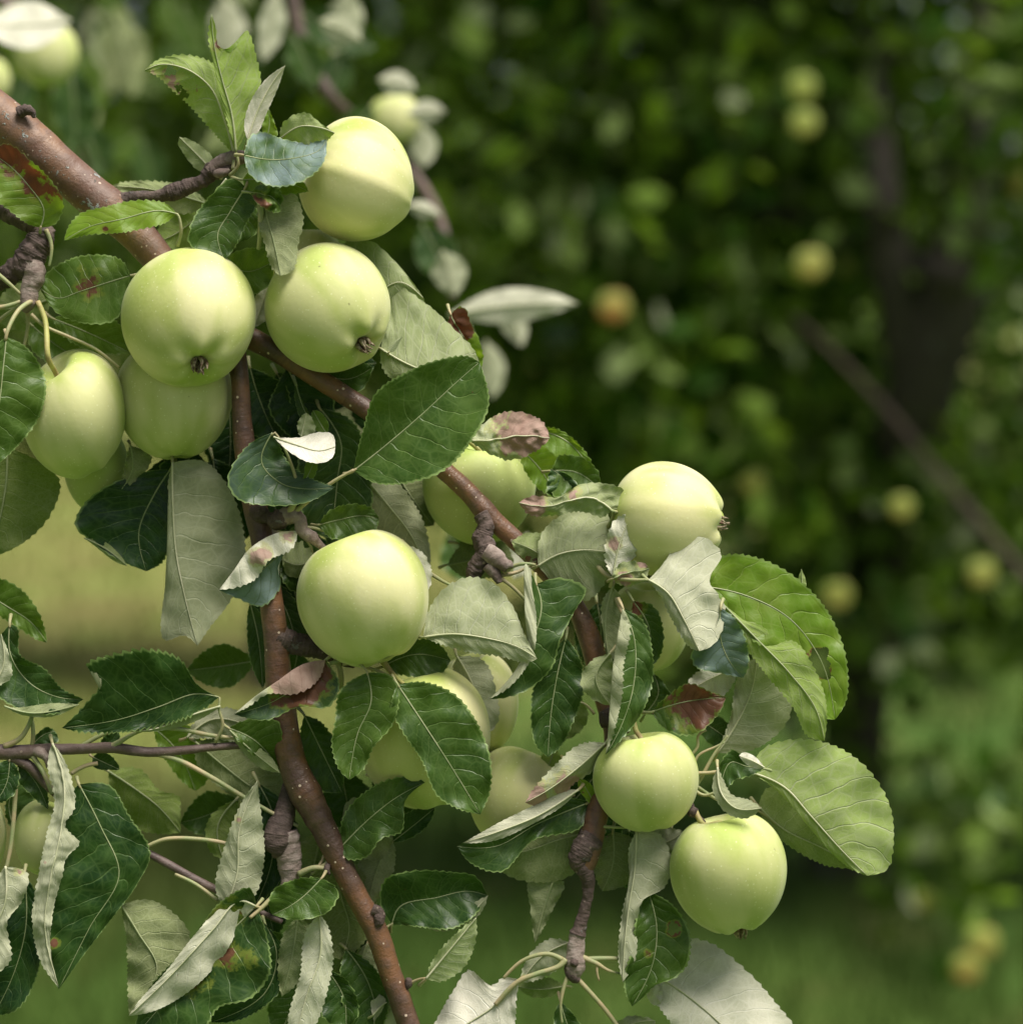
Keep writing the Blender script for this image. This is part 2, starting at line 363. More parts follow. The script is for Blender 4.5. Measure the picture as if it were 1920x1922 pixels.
# ------------------------------------------------------------------ leaf builder
NLEAF = 0
def Lf(par, flag, M, A, B, z=0, tone=0.2, pale=0.3, za=None, zb=None, fa=None, fb=None, dry=(), holes=(), pet=None,
       lab=None, wave=1.0, teeth=1.0, crumple=0.0, arch=0.0, name='leaf', vein=True, fz=(14, 26), nopet=False, res=1.0):
    """M midrib base->tip, A / B the two margins (between base and tip), fa / fb extra rail of a margin folded over.
    flag U: upper face towards the viewer, D: underside. All in photo pixels at height z."""
    global NLEAF; NLEAF += 1
    rs_ = random.Random(NLEAF * 13 + 5)
    base, tip = M[0], M[-1]
    full = lambda X: [base] + list(X) + [tip]
    length = sum(math.dist(M[i], M[i+1]) for i in range(len(M)-1))
    NU = int(min(110, max(24, length / 3.0)) * res * (1.7 if holes else 1)); 
    rails = [(-1.0, full(A), 'A')] 
    rails.append((0.0, list(M), 'M')); rails.append((1.0, full(B), 'B'))
    if fa: rails[0] = (-0.55, full(A), 'A'); rails.insert(0, (-1.0, full(fa), 'FA'))
    if fb: rails[-1] = (0.55, full(B), 'B'); rails.append((1.0, full(fb), 'FB'))
    R2 = {k: resample(p, NU) for _, p, k in rails}
    u = np.linspace(0, 1, NU)
    zz = (z, z, z) if not isinstance(z, (tuple, list)) else z
    zm = np.interp(u, [0, 0.5, 1], zz) + arch * np.sin(math.pi * u) * length * 0.15
    m, a, b = R2['M'], R2['A'], R2['B']
    T = np.gradient(m, axis=0); T /= np.linalg.norm(T, axis=1)[:, None] + 1e-9
    wa = np.linalg.norm(a - m, axis=1); wb = np.linalg.norm(b - m, axis=1)
    i = NU // 2
    cr = (b[i] - a[i])[0] * T[i][1] - (b[i] - a[i])[1] * T[i][0]   # screen y is down
    ref = (b[i] - m[i]) if not fb else (b[i] - m[i])
    crb = ref[0] * T[i][1] - ref[1] * T[i][0]
    b_right = crb < 0
    s = 1 if flag == 'U' else -1
    za = s * 0.32 if za is None else za
    zb = s * 0.32 if zb is None else zb
    env = np.sin(math.pi * np.clip(u, 0, 1)) ** 0.5
    Z = {'M': zm, 'A': zm + za * wa, 'B': zm + zb * wb}
    if fa: Z['A'] = zm + fz[0] * env + za * wa * 0; Z['FA'] = zm + fz[1] * env
    if fb: Z['B'] = zm + fz[0] * env; Z['FB'] = zm + fz[1] * env
    ks = [r[0] for r in rails]
    K = np.stack([np.column_stack([R2[r[2]], Z[r[2]]]) for r in rails])     # [k,NU,3]
    nv = 22 if not (fa or fb) else 30
    if holes: nv = 64
    vq = np.linspace(-1, 1, nv + 1)
    vq = np.sign(vq) * np.abs(vq) ** 0.85
    S = hermite(ks, K, vq)
    lin = np.stack([np.stack([np.interp(vq, ks, K[:, i, c]) for c in range(3)], 1) for i in range(NU)], 1)
    S = 0.6 * S + 0.4 * lin                                                 # [nv+1,NU,3]
    # waves, puckers
    if b_right != (flag == 'U'):
        S = S[::-1]                                                         # reversed order turns the other face to the viewer
    vv = np.linspace(-1, 1, nv + 1); vv = np.sign(vv) * np.abs(vv) ** 0.85
    ph = rs_.uniform(0, 100)
    Wd = max(wa.max(), wb.max())
    lenf = min(1.0, Wd / 40)
    for j in range(nv + 1):
        for i_ in range(NU):
            q = S[j, i_]
            w = abs(vv[j])
            nz = noise.noise(Vector((q[0] / 38 + ph, q[1] / 38, ph)))
            q[2] += wave * lenf * (nz * 7 * (0.4 + w) + 4.5 * w * w * math.sin(u[i_] * 22 + ph + (3 if vv[j] > 0 else 0)) * (1 if 0.08 < u[i_] < 0.95 else 0.3))
            sv = (u[i_] - 0.17 * w ** 1.3) * 9.0 + (0.45 if vv[j] > 0 else 0)
            q[2] += s * lenf * 1.6 * abs(math.sin(math.pi * sv)) * min(1, w * 4) * (1 - 0.4 * w)
            if crumple:
                c1 = noise.noise(Vector((q[0] / 14, q[1] / 14, ph))); c2 = noise.noise(Vector((q[0] / 14 + 9, q[1] / 14, ph + 7)))
                q[2] += crumple * 14 * c1; q[0] += crumple * 5 * c2; q[1] += crumple * 5 * c1
    # serrated margin
    if teeth:
        nt_ = max(4, length / 10.5)
        saw = (u * nt_ + 0.3 * np.sin(u * 17 + ph)) % 1.0
        amp = teeth * 4.2 * np.where(saw < 0.8, saw / 0.8, (1 - saw) / 0.2) * np.clip(np.minimum(u * 8, (1 - u) * 10), 0, 1) * min(1, Wd / 30)
        for e, inn in ((0, 2), (nv, nv - 2)):
            d = S[e, :, :2] - S[inn, :, :2]; d /= np.linalg.norm(d, axis=1)[:, None] + 1e-6
            S[e, :, :2] += d * amp[:, None]
    flatS = S.reshape(-1, 3)
    Wv = W(flatS)
    idx = np.arange((nv + 1) * NU).reshape(nv + 1, NU)
    F = np.stack([idx[:-1, :-1], idx[1:, :-1], idx[1:, 1:], idx[:-1, 1:]], -1).reshape(-1, 4)
    uv = np.stack(np.broadcast_arrays(u[None, :], (vv[:, None] + 1) / 2), -1).reshape(-1, 2)
    att = np.zeros(len(flatS))
    for (dx, dy, dr, ds) in dry:
        dd = np.hypot(flatS[:, 0] - dx, flatS[:, 1] - dy)
        att = np.maximum(att, ds * np.clip(1.35 - dd / dr, 0, 1))
    for (hx, hy, hr) in holes:
        fc = flatS[F].mean(1)
        ang = np.arctan2(fc[:, 1] - hy, fc[:, 0] - hx)
        rr = hr * (1 + 0.22 * np.sin(ang * 3 + hx) + 0.12 * np.sin(ang * 7 + hy))
        dd = np.hypot(fc[:, 0] - hx, fc[:, 1] - hy)
        F = F[dd > rr]
        dv = np.hypot(flatS[:, 0] - hx, flatS[:, 1] - hy)
        att = np.maximum(att, 0.42 * np.clip(1.3 - (dv - hr) / 5, 0, 1))
    parts = [(Wv, F, uv, 0)]
    # midrib as a real ridge
    scale_w = min(1.0, length / 150)
    mp = 0.5 * (S[nv // 2] + S[nv // 2])
    mp = mp + np.array([0, 0, 1.3 if flag == 'D' else 0.3])     # the rib stands out on the underside
    rr = np.linspace(*((1.5, 0.4) if flag == 'U' else (2.3, 0.6)), NU) * PX * (0.5 + 0.5 * scale_w) * ((D0 - zm * PX) / D0)
    step = max(1, NU // 30)
    if length > 45:
        v_, f_, u_ = tube(W(mp[::step]), rr[::step] * 1.0, 6)
        parts.append((v_, f_, u_, 3 if (flag == 'D' and pale > 0.3) else 1))
    # leaf stalk
    if not nopet:
        if pet is None:
            t0 = (np.array(M[0]) - np.array(M[1])); t0 = t0 / (np.linalg.norm(t0) + 1e-6)
            l_ = min(17, length * 0.15)
            e = np.array(M[0]) + t0 * l_
            pet = [(e[0] + rs_.uniform(-5, 5), e[1] + rs_.uniform(-5, 5), zm[0] - 18), (M[0][0], M[0][1], zm[0])]
        else:
            pet = [tuple(p) if len(p) > 2 else (p[0], p[1], zm[0]) for p in pet]
            pet = pet + [(M[0][0], M[0][1], zm[0])]
        pet = pet + [(M[0][0] * .9 + M[1][0] * .1, M[0][1] * .9 + M[1][1] * .1, zm[0])]
        q = resample(np.array(pet, float), 16)
        v_, f_, u_ = tube(W(q), np.linspace(3.9, 2.2, 16) * PX * (0.6 + 0.4 * scale_w) * ((D0 - zm[0] * PX) / D0), 8)
        parts.append((v_, f_, u_, 2))
    V, F, U, MI = join(parts)
    att = np.concatenate([att, np.zeros(len(V) - len(att))])
    me = mesh_from(name, V, F, [MLEAF, MRIB, MSTEM, MRIBP], mi=MI, uv=U, attrs={'dry': att}, origin=np.array(par.location))
    o = obj(name, me, par)
    o.color = (tone, pale, rs_.random(), 1)
    if lab: o['label'] = lab
    return o

def rleaf(par, flag, bx, by, ang, length, width, z, tone=0.2, pale=0.3, bend=0.0, squash=1.0, seed=0, **k):
    """leaf from base point, screen angle (deg, 0 = right, 90 = down), length, half width"""
    r = random.Random(seed + int(bx * 7 + by * 3))
    a = math.radians(ang); M = []; x, y = bx, by; n = 5; A = []; B = []
    prof = [0, 0.62, 0.98, 0.92, 0.60, 0]
    for i in range(n + 1):
        M.append((x, y))
        nx, ny = -math.sin(a), math.cos(a)
        if 0 < i < n:
            A.append((x - nx * width * prof[i], y - ny * width * prof[i])); B.append((x + nx * width * squash * prof[i], y + ny * width * squash * prof[i]))
        x += math.cos(a) * length / n; y += math.sin(a) * length / n; a += math.radians(bend / n)
    if pale >= 0.99:
        sg = 1 if math.cos(math.radians(ang)) < 0 else -1; k['za'] = 0.8 * sg; k['zb'] = -0.8 * sg      # these lie flat, open to the sky
    return Lf(par, flag, M, A, B, z=z, tone=tone, pale=pale, **k)

# ------------------------------------------------------------------ apple builder
def apple_mesh(bx, ax, seed, nt=56, npz=72, ridge=None, deform=0.045, dent=0.17):
    """bx: x0,x1,y0,y1,z outline in pixels; ax: screen direction stem->calyx (x right, y down, z towards viewer)"""
    r = random.Random(seed)
    x0, x1, y0, y1, z = bx
    th = np.linspace(0, math.pi, nt); ph = np.linspace(0, 2 * math.pi, npz, endpoint=False)
    TH, PH = np.meshgrid(th, ph, indexing='ij')
    k1 = r.uniform(0, 6); k2 = r.uniform(0, 6)
    rad = np.sin(TH) ** 0.92 * (1 + 0.07 * np.cos(TH))
    lob = 1 + 0.013 * np.cos(5 * PH + k1) * (0.3 + np.clip(-np.cos(TH), 0, 1)) + deform * 0.5 * np.cos(2 * PH + k2) + deform * 0.4 * np.cos(PH + k1)
    h = np.cos(TH) * 0.97 + 0.03
    h = h - 0.30 * np.exp(-(np.sin(TH) / 0.24) ** 2) * (TH < math.pi / 2)
    h = h + dent * np.exp(-(np.sin(TH) / 0.21) ** 2) * (TH > math.pi / 2)
    h = h - 0.2 * dent * np.cos(5 * PH + k1) * np.exp(-((np.sin(TH) - 0.35) / 0.2) ** 2) * (TH > math.pi / 2)
    L = np.stack([rad * lob * np.cos(PH), rad * lob * np.sin(PH), h], -1)
    d = Vector((ax[0], ax[1], ax[2])).normalized()          # stem->calyx, local -Z
    q = Vector((0, 0, -1)).rotation_difference(d)
    Rm = np.array(q.to_matrix())
    P = L.reshape(-1, 3) @ Rm.T                                     # screen-oriented: x right, y down, z viewer
    if ridge:
        (na, off, amp, w) = ridge
        na = np.array(na); na = na / np.linalg.norm(na)
        dd = P @ na - off
        P = P * (1 + amp * np.exp(-np.abs(dd) / w))[:, None]
    cx0, cx1, cy0, cy1 = P[:, 0].min(), P[:, 0].max(), P[:, 1].min(), P[:, 1].max()
    sx = (x1 - x0) / (cx1 - cx0); sy = (y1 - y0) / (cy1 - cy0); sz = 0.5 * (sx + sy)
    def tf(p):
        p = np.asarray(p, float)
        return np.stack([(p[..., 0] - cx0) * sx + x0, (p[..., 1] - cy0) * sy + y0, p[..., 2] * sz + z], -1)
    P = tf(P)
    idx = np.arange(nt * npz).reshape(nt, npz); j2 = np.roll(idx, -1, axis=1)
    F = np.stack([idx[:-1], idx[1:], j2[1:], j2[:-1]], -1).reshape(-1, 4)
    rus = (np.exp(-(np.sin(TH) / 0.14) ** 2) * 1.1).reshape(-1)
    st = lambda l: tf(np.array(l) @ Rm.T)
    pol = np.stack([np.cos(PH) * np.sin(TH) ** .5, np.sin(PH) * np.sin(TH) ** .5, TH, np.ones_like(TH)], -1).reshape(-1, 4) + np.array([seed * 3.7, 0, 0, 0])
    return P, F, rus, st, sz, pol

GA = 'green apples hanging on the near branches'
def apple(bx, ax, label, seed, stalk=None, warm=0.15, green=0.0, group=GA, cal=True, ridge=None, far=False, **k):
    P, F, rus, st, sz, pol = apple_mesh(bx, ax, seed, ridge=ridge, dent=0.17 if cal else 0.07, **({'nt': 28, 'npz': 32} if far else {}), **k)
    Wp = W(P); c = Wp.mean(0)
    t = thing('apple', c, label, 'apple', group)
    # outward winding check
    n = np.cross(Wp[F[800 % len(F), 1]] - Wp[F[800 % len(F), 0]], Wp[F[800 % len(F), 3]] - Wp[F[800 % len(F), 0]])
    if n.dot(Wp[F[800 % len(F), 0]] - c) < 0: F = F[:, ::-1]
    o = obj('fruit', mesh_from('fruit', Wp, F, [MFAPPLE if far else MAPPLE], attrs={'rus': rus, 'polar': pol}, origin=c), t)
    o.color = (warm, green, random.random(), 1)
    if cal and not far:
        parts = []; r = random.Random(seed)
        for i in range(7):
            a = 2 * math.pi * i / 7 + r.uniform(-.3, .3); e = r.uniform(0.03, 0.12)
            pts = [(0.03 * math.cos(a), 0.03 * math.sin(a), -0.76), (0.10 * math.cos(a), 0.10 * math.sin(a), -0.85), (e * math.cos(a + .4), e * math.sin(a + .4), -0.97 - r.uniform(0, .08))]
            q = resample(st(pts), 6)
            v_, f_, u_ = tube(W(q), np.array([.034, .040, .036, .028, .018, .005]) * sz * PX * (D0 - bx[4] * PX) / D0, 6); parts.append((v_, f_, u_, 0))
        for i in range(8):
            a = r.uniform(0, 6.28); e = r.uniform(0.0, 0.06)
            q = resample(st([(0, 0, -0.78), (e * math.cos(a), e * math.sin(a), -1.0 - r.uniform(0, .06))]), 4)
            v_, f_, u_ = tube(W(q), np.full(4, .008) * sz * PX, 4); parts.append((v_, f_, u_, 0))
        V, F2, U, MI = join(parts)
        obj('calyx', mesh_from('calyx', V, F2, [MCALYX], uv=U, origin=c), t)
    if stalk:
        s0 = st([(0, 0, 0.60)])[0]
        pts = [tuple(s0), tuple(st([(0.02, 0.02, 0.82)])[0])] + [tuple(p) for p in stalk]
        q = resample(np.array(pts, float), 18)
        v_, f_, u_ = tube(W(q), np.linspace(5.2, 5.0, 18) * PX * (D0 - bx[4] * PX) / D0, 8, 0.1, 0.004)
        obj('stalk', mesh_from('stalk', v_, f_, [MSTALK], uv=u_, origin=c), t)
    return t
# ------------------------------------------------------------------ ground, far trees
def ground_material():
    m, nt = mat('meadow_grass'); n = N(nt); out = n('ShaderNodeOutputMaterial'); tc = n('ShaderNodeTexCoord'); oc = tc.outputs['Object']
    a = n.noise(oc, 0.55, 3); b = n.noise(oc, 2.5, 4); f = n.noise(oc, 40, 3)
    col = n.mix(n.sm(a, 0.4, 0.62), (0.055, 0.115, 0.018), (0.085, 0.14, 0.025))
    col = n.mix(n.m('MULTIPLY', n.sm(b, 0.5, 0.68), 0.6), col, (0.16, 0.15, 0.05))
    col = n.mix(n.m('MULTIPLY', f, 0.4), col, (0.05, 0.09, 0.02))
    sp = n('ShaderNodeSeparateXYZ', {0: oc})           # drier far left made lighter; tree shade is put into the darker near green
    far = n.m('ADD', n.m('SUBTRACT', sp.outputs[1], n.m('MULTIPLY', sp.outputs[0], 2.2)), n.m('MULTIPLY', n.noise(oc, 0.8, 2), 4))
    drc = n.mix(n.sm(n.noise(oc, 1.6, 3), 0.42, 0.62), (0.18, 0.22, 0.055), (0.26, 0.24, 0.09))
    col = n.mix(n.sm(far, 9.5, 14.0), col, drc)
    p = n('ShaderNodeBsdfPrincipled', {'Base Color': col, 'Roughness': 0.9, 'Specular IOR Level': 0.2})
    nt.links.new(p.outputs[0], out.inputs[0]); return m
MGROUND = ground_material()
def ground():
    xs = np.concatenate([-np.geomspace(200, 0.3, 50), np.linspace(-.2, .2, 3), np.geomspace(0.3, 200, 50)]); ys = xs.copy()
    X, Y = np.meshgrid(xs, ys, indexing='ij'); Z = np.array([[0.04 * noise.noise(Vector((x * .5, y * .5, 0))) for y in ys] for x in xs])
    V = np.stack([X, Y + 6, Z], -1).reshape(-1, 3); k = len(xs); idx = np.arange(k * k).reshape(k, k)
    F = np.stack([idx[:-1, :-1], idx[1:, :-1], idx[1:, 1:], idx[:-1, 1:]], -1).reshape(-1, 4)
    o = obj('ground', mesh_from('ground', V, F, [MGROUND])); o['kind'] = 'structure'; o['label'] = 'green and yellowish orchard meadow floor'
ground()
def grass():
    m, nt = mat('grass_blade'); n = N(nt); out = n('ShaderNodeOutputMaterial'); at = n('ShaderNodeAttribute', attribute_name='vary')
    d = n('ShaderNodeBsdfPrincipled', {'Base Color': at.outputs['Color'], 'Roughness': 0.7, 'Specular IOR Level': 0.2})
    t = n('ShaderNodeBsdfTranslucent', {'Color': at.outputs['Color']}); mx = n('ShaderNodeMixShader', {0: 0.3, 1: d.outputs[0], 2: t.outputs[0]})
    nt.links.new(mx.outputs[0], out.inputs[0])
    n_ = 42000
    y = 4.5 + 22 * rng.random(n_) ** 1.6; x = rng.uniform(-1, 1, n_) * (0.35 * y + .5)
    h = rng.uniform(.05, .16, n_); a = rng.uniform(0, 6.28, n_); w = .003 + .0004 * y
    bx = np.cos(a) * w; by = np.sin(a) * w; lx = rng.normal(0, .05, n_); ly = rng.normal(0, .05, n_)
    z0 = np.full(n_, -.03)
    V = np.stack([np.stack([x - bx, y - by, z0], -1), np.stack([x + bx, y + by, z0], -1), np.stack([x + lx + bx * .2, y + ly, h], -1), np.stack([x + lx - bx * .2, y + ly, h], -1)], 1).reshape(-1, 3)
    F = np.arange(n_ * 4).reshape(-1, 4)
    pat = np.array([noise.noise(Vector((x[i] * .9, y[i] * .45, 3.3))) for i in range(n_)])
    k = np.clip(pat * 2.2 + .5, 0, 1)[:, None] * .6 + .3 * rng.random((n_, 1))
    col = np.array([[.05, .11, .015]]) * (1 - k) + np.array([[.10, .16, .03]]) * k
    fr_ = np.clip((y - 2.2 * x + 2 + 4 * pat - 9.5) / 4.5, 0, 1)[:, None]  # far left blades lightened, nearer ones keep the darker green painted for shade
    col = col * (1 - fr_) + fr_ * (np.array([[.18, .22, .055]]) * (1 - k) + np.array([[.26, .24, .09]]) * k)
    col = np.concatenate([col, np.ones((n_, 1))], 1).repeat(4, 0)
    o = obj('grass', mesh_from('grass', V, F, [m], smooth=False, attrs={'vary': col})); o['kind'] = 'stuff'; o['label'] = 'short meadow grass with dry yellow patches under the trees'
grass()

def leaf_cloud(centers, radii, count, size, seed, tones=(0.12, .2), palep=.12, clump=7):
    """many leaf-sized folded blades, grouped on twigs, in a union of ellipsoids"""
    r = np.random.default_rng(seed)
    nT = count // clump
    vol = np.array([a[0] * a[1] * a[2] for a in radii]); pk = r.choice(len(centers), nT, p=vol / vol.sum())
    d = r.normal(size=(nT, 3)); d /= np.linalg.norm(d, axis=1)[:, None]
    rad = r.random(nT) ** 0.45
    T = np.array(centers)[pk] + d * rad[:, None] * np.array(radii)[pk]
    P = T.repeat(clump, 0) + r.normal(size=(nT * clump, 3)) * np.array([.055, .055, .06]) * size / .075
    n_ = len(P)
    P = P[P[:, 2] > .12]; n_ = len(P)
    ax = r.normal(size=(n_, 3)); ax[:, 2] = ax[:, 2] * .6 - .7; ax /= np.linalg.norm(ax, axis=1)[:, None]
    nr = r.normal(size=(n_, 3)) * .8; nr[:, 2] += .6; nr -= ax * (nr * ax).sum(1)[:, None]; nr /= np.linalg.norm(nr, axis=1)[:, None]
    sd_ = np.cross(ax, nr)
    ln = size * r.uniform(.7, 1.25, n_)[:, None]; w = ln * r.uniform(.26, .36, n_)[:, None]
    cup = r.uniform(-.1, .5, n_)[:, None] * w; bend = -.15 * ln
    v = [P, P + ax * ln * .35 + sd_ * w + nr * cup, P + ax * ln * .4, P + ax * ln * .35 - sd_ * w + nr * cup,
         P + ax * ln * .72 + sd_ * w * .75 + nr * (cup + bend * .3), P + ax * ln * .72 + nr * bend * .3, P + ax * ln * .72 - sd_ * w * .75 + nr * (cup + bend * .3), P + ax * ln + nr * bend]
    V = np.stack(v, 1).reshape(-1, 3); b = (np.arange(n_) * 8)[:, None]
    F = np.concatenate([b + np.array([[0, 1, 2, 0]]) * 1], 0)
    q = [b + np.array(f) for f in ([0, 1, 4, 2], [0, 2, 6, 3], [2, 4, 7, 5], [2, 5, 7, 6])]
    F = np.stack(q, 1).reshape(-1, 4)
    tone = np.clip(r.normal(tones[0], tones[1], n_), 0, 1); pale = np.clip(r.normal(.12, .2, n_), 0, 1)
    col = np.stack([tone, pale, r.random(n_), np.ones(n_)], -1).repeat(8, 0)
    return V, F, col, T

def bg_limb(name, pts, par, m=None, seg=14):
    P = np.array([p[:3] for p in pts], float); Rr = np.array([p[3] for p in pts], float)
    q = resample(np.column_stack([P * 100, Rr * 100]), 26) / 100
    V, F, U = tube(q[:, :3], q[:, 3], seg, .12, .09)
    return obj(name, mesh_from(name, V, F, [m or MTRUNK], uv=U, origin=np.array(par.location)), par)
def pxd(x, y, d): return tuple(W((x, y, zd(d))))

def tree(loc, label, limbs, cents, rads, count, size, seed, cat='tree', name='apple_tree', **k):
    t = thing(name, loc, label, cat, 'orchard trees behind the near branches')
    for nm, pts in limbs: bg_limb(nm, pts, t, MFARLIMB if max(p[3] for p in pts) < .03 else None)
    V, F, col, T = leaf_cloud(cents, rads, count, size, seed, **k)
    o = obj('crown', mesh_from('crown', V, F, [MFAR], attrs={'vary': col}, origin=np.array(loc)), t); o['kind'] = 'stuff'
    return t
# main tree behind, right of the middle
tb = (0.95, 6.3, 0)
q = pxd
T1 = tree(tb, 'nearest orchard apple tree behind, with a dark leaning trunk and yellow apples in its crown',
  [('trunk', [(tb[0] - .02, tb[1], -.1, .14), (tb[0], tb[1], .15, .105), (*q(1600, 1400, 6.3), .095), (*q(1650, 1000, 6.0), .085), (*q(1720, 760, 5.6), .085), (*q(1790, 520, 5.5), .08), (*q(1835, 250, 5.5), .06), (*q(1850, -200, 5.6), .05)]),
   ('limb', [(*q(1722, 750, 5.6), .06), (*q(1660, 420, 5.5), .05), (*q(1640, 200, 5.6), .04), (*q(1600, -150, 5.8), .03)]),
   ('limb', [(*q(1480, 590, 5.5), .005), (*q(1560, 660, 5.35), .007), (*q(1680, 790, 5.25), .010), (*q(1760, 890, 5.2), .011), (*q(1860, 1010, 5.2), .012), (*q(1990, 1150, 5.2), .014)]),
   ('limb', [(*q(1610, 80, 5.6), .02), (*q(1740, 140, 5.8), .02), (*q(1850, 200, 5.8), .022), (*q(1990, 260, 5.8), .025)]),
   ('limb', [(*q(1795, 530, 5.4), .04), (*q(1500, 420, 5.8), .035), (*q(1200, 300, 5.8), .025), (*q(960, 240, 5.6), .015)]),
   ('limb', [(*q(1660, 1000, 6.3), .04), (*q(1480, 880, 6.0), .025), (*q(1200, 760, 5.8), .015)]),
   ('limb', [(*q(1120, 160, 5.4), .005), (*q(1125, 20, 5.4), .007), (*q(1100, -200, 5.6), .01)])],
  [q(1150, 300, 5.7), q(1350, 700, 5.7), q(1050, 750, 6.1), q(1500, 1050, 5.8), q(1250, 1150, 6.4), q(1900, 1080, 5.7), q(1830, 1630, 5.3), q(1500, 150, 6.6), q(1930, 190, 5.15), q(1450, -500, 5.8), q(900, -300, 6.0), q(2400, 0, 6.0), q(2500, 900, 6.0), q(1500, 520, 6.9), q(350, 280, 6.3), q(600, 600, 6.6), q(1570, 1500, 6.1), q(1820, 1500, 5.5), q(1480, 1400, 6.1)],
  [(.85, .5, .55), (.55, .4, .5), (.5, .4, .4), (.45, .4, .38), (.5, .35, .3), (.28, .3, .36), (.16, .25, .22), (.6, .4, .45), (.35, .3, .45), (1.3, .9, .7), (.9, .7, .6), (.8, .8, .8), (.6, .6, .8), (.6, .4, .5), (.55, .35, .5), (.4, .3, .4), (.16, .2, .22), (.22, .25, .14), (.3, .3, .14)],
  21000, .09, 11, tones=(.2, .24))
tree((-1.013, 9.5, 0), 'leafy orchard tree further back on the left, its crown dark behind the near limb',
  [('trunk', [(-1.013, 9.5, -.1, .1), (-1.013, 9.5, .7, .07), (-1.03, 9.5, 1.5, .07), (-1.3, 9.4, 2.8, .05)]), ('limb', [(-1.13, 9.5, 1.1, .05), (-1.16, 9.45, 1.4, .05), (-1.2, 9.3, 1.8, .05), (-.4, 9.2, 2.3, .02)])],
  [q(200, 350, 9.3), q(700, 350, 9.5), q(-100, 700, 9.6), q(450, 720, 9.8), q(850, 700, 10), q(400, -400, 9.5), q(0, 60, 9.0), q(300, -60, 9.0)], [(1.1, .8, .9), (1.0, .8, .9), (.8, .7, .6), (.8, .6, .5), (.7, .6, .55), (1.6, 1.2, .9), (.6, .6, .5), (.7, .6, .5)], 16000, .085, 12, tones=(.2, .24))
tree((3.3, 10.8, 0), 'orchard tree far back at the right with foliage almost down to the grass',
  [('trunk', [(3.3, 10.8, -.1, .14), (3.3, 10.8, .8, .1), (3.2, 10.8, 2.0, .05)])],
  [q(1950, 1090, 10.6), q(1700, 1070, 11), q(1450, 1090, 11.5), q(1800, 800, 11), q(2200, 700, 11), q(1400, 700, 12)], [(.55, .6, .5), (.6, .6, .5), (.7, .5, .4), (.9, .7, .7), (.9, .7, 1.0), (1.2, .7, .9)], 11000, .1, 13, tones=(.12, .18))
for i, (x, y, h, wd, lb) in enumerate([(-7, 24, 6.6, 4.4, 'distant round orchard tree at the far left of the meadow'), (-2.2, 27, 7.2, 4.8, 'distant orchard tree closing the meadow behind the straight branch'), (2.6, 25, 7.0, 4.4, 'distant orchard tree seen in gaps right of the middle'), (7.6, 24, 6.6, 4.4, 'distant orchard tree at the far right'),
    (-12.5, 25, 6.8, 4.6, 'distant orchard tree beyond the left frame edge'), (-18, 22, 6.6, 4.6, 'leftmost distant orchard tree'), (13, 25, 6.8, 4.6, 'distant orchard tree beyond the right frame edge')]):
    tree((x, y, 0), lb, [('trunk', [(x, y, -.1, .2), (x, y, 1.2, .15), (x + .1, y, 2.6, .08)])],
         [(x, y, h * .55), (x - .8, y, h * .38), (x + .9, y - .2, h * .36), (x, y, h * .85)], [(wd * .6, 1.4, h * .32), (wd * .45, 1.2, h * .3), (wd * .45, 1.2, h * .3), (wd * .4, 1., h * .25)], 11000, .17, 30 + i, tones=(.2, .2))

# apples in the tree behind
GB = 'small out of focus apples in the tree behind'
for i, (x, y, r, d, wm, gr, lb) in enumerate([
    (1150, 577, 36, 4.9, 1.0, 0, 'blurred orange flushed apple left of the other yellow ones'),
    (1505, 165, 31, 5.0, .2, .5, 'upper of two blurred yellow green apples near the top right'),
    (1508, 232, 32, 5.0, .2, .3, 'lower of two blurred yellow green apples near the top right'),
    (1520, 497, 36, 4.9, .4, 0, 'bright yellow blurred apple right of centre in the foliage'),
    (1586, 500, 20, 5.6, .3, .6, 'dim yellow apple just right of the bright yellow one'),
    (1570, 1118, 32, 5.2, .4, .2, 'blurred apple beside the outer edge of the big bright leaf'),
    (1690, 952, 28, 5.0, .3, .1, 'blurred pale apple next to the sloping brown limb'),
    (1840, 1077, 32, 5.0, .3, 0, 'blurred yellow apple near the right edge at mid height'),
    (1842, 1770, 38, 4.8, .4, 0, 'blurred yellow apple low at the right, the upper of a touching pair'),
    (1812, 1818, 36, 4.9, .7, .2, 'blurred golden apple low at the right, the lower of a touching pair'),
    (1732, 1690, 24, 5.2, .4, .5, 'dim little apple left above the low pair at the right'),
    (1410, 905, 28, 5.4, .4, .3, 'pale blurred apple just right of the cream topped apple'),
    (1912, 345, 30, 5.2, .5, .1, 'blurred apple cut by the upper right edge')]):
    r *= .82
    apple((x - r, x + r, y - r * .95, y + r * .95, zd(d)), (.1, 1, .1), lb, 50 + i, far=True, warm=wm, green=gr, group=GB)

GA = 'green apples hanging on the near branches'
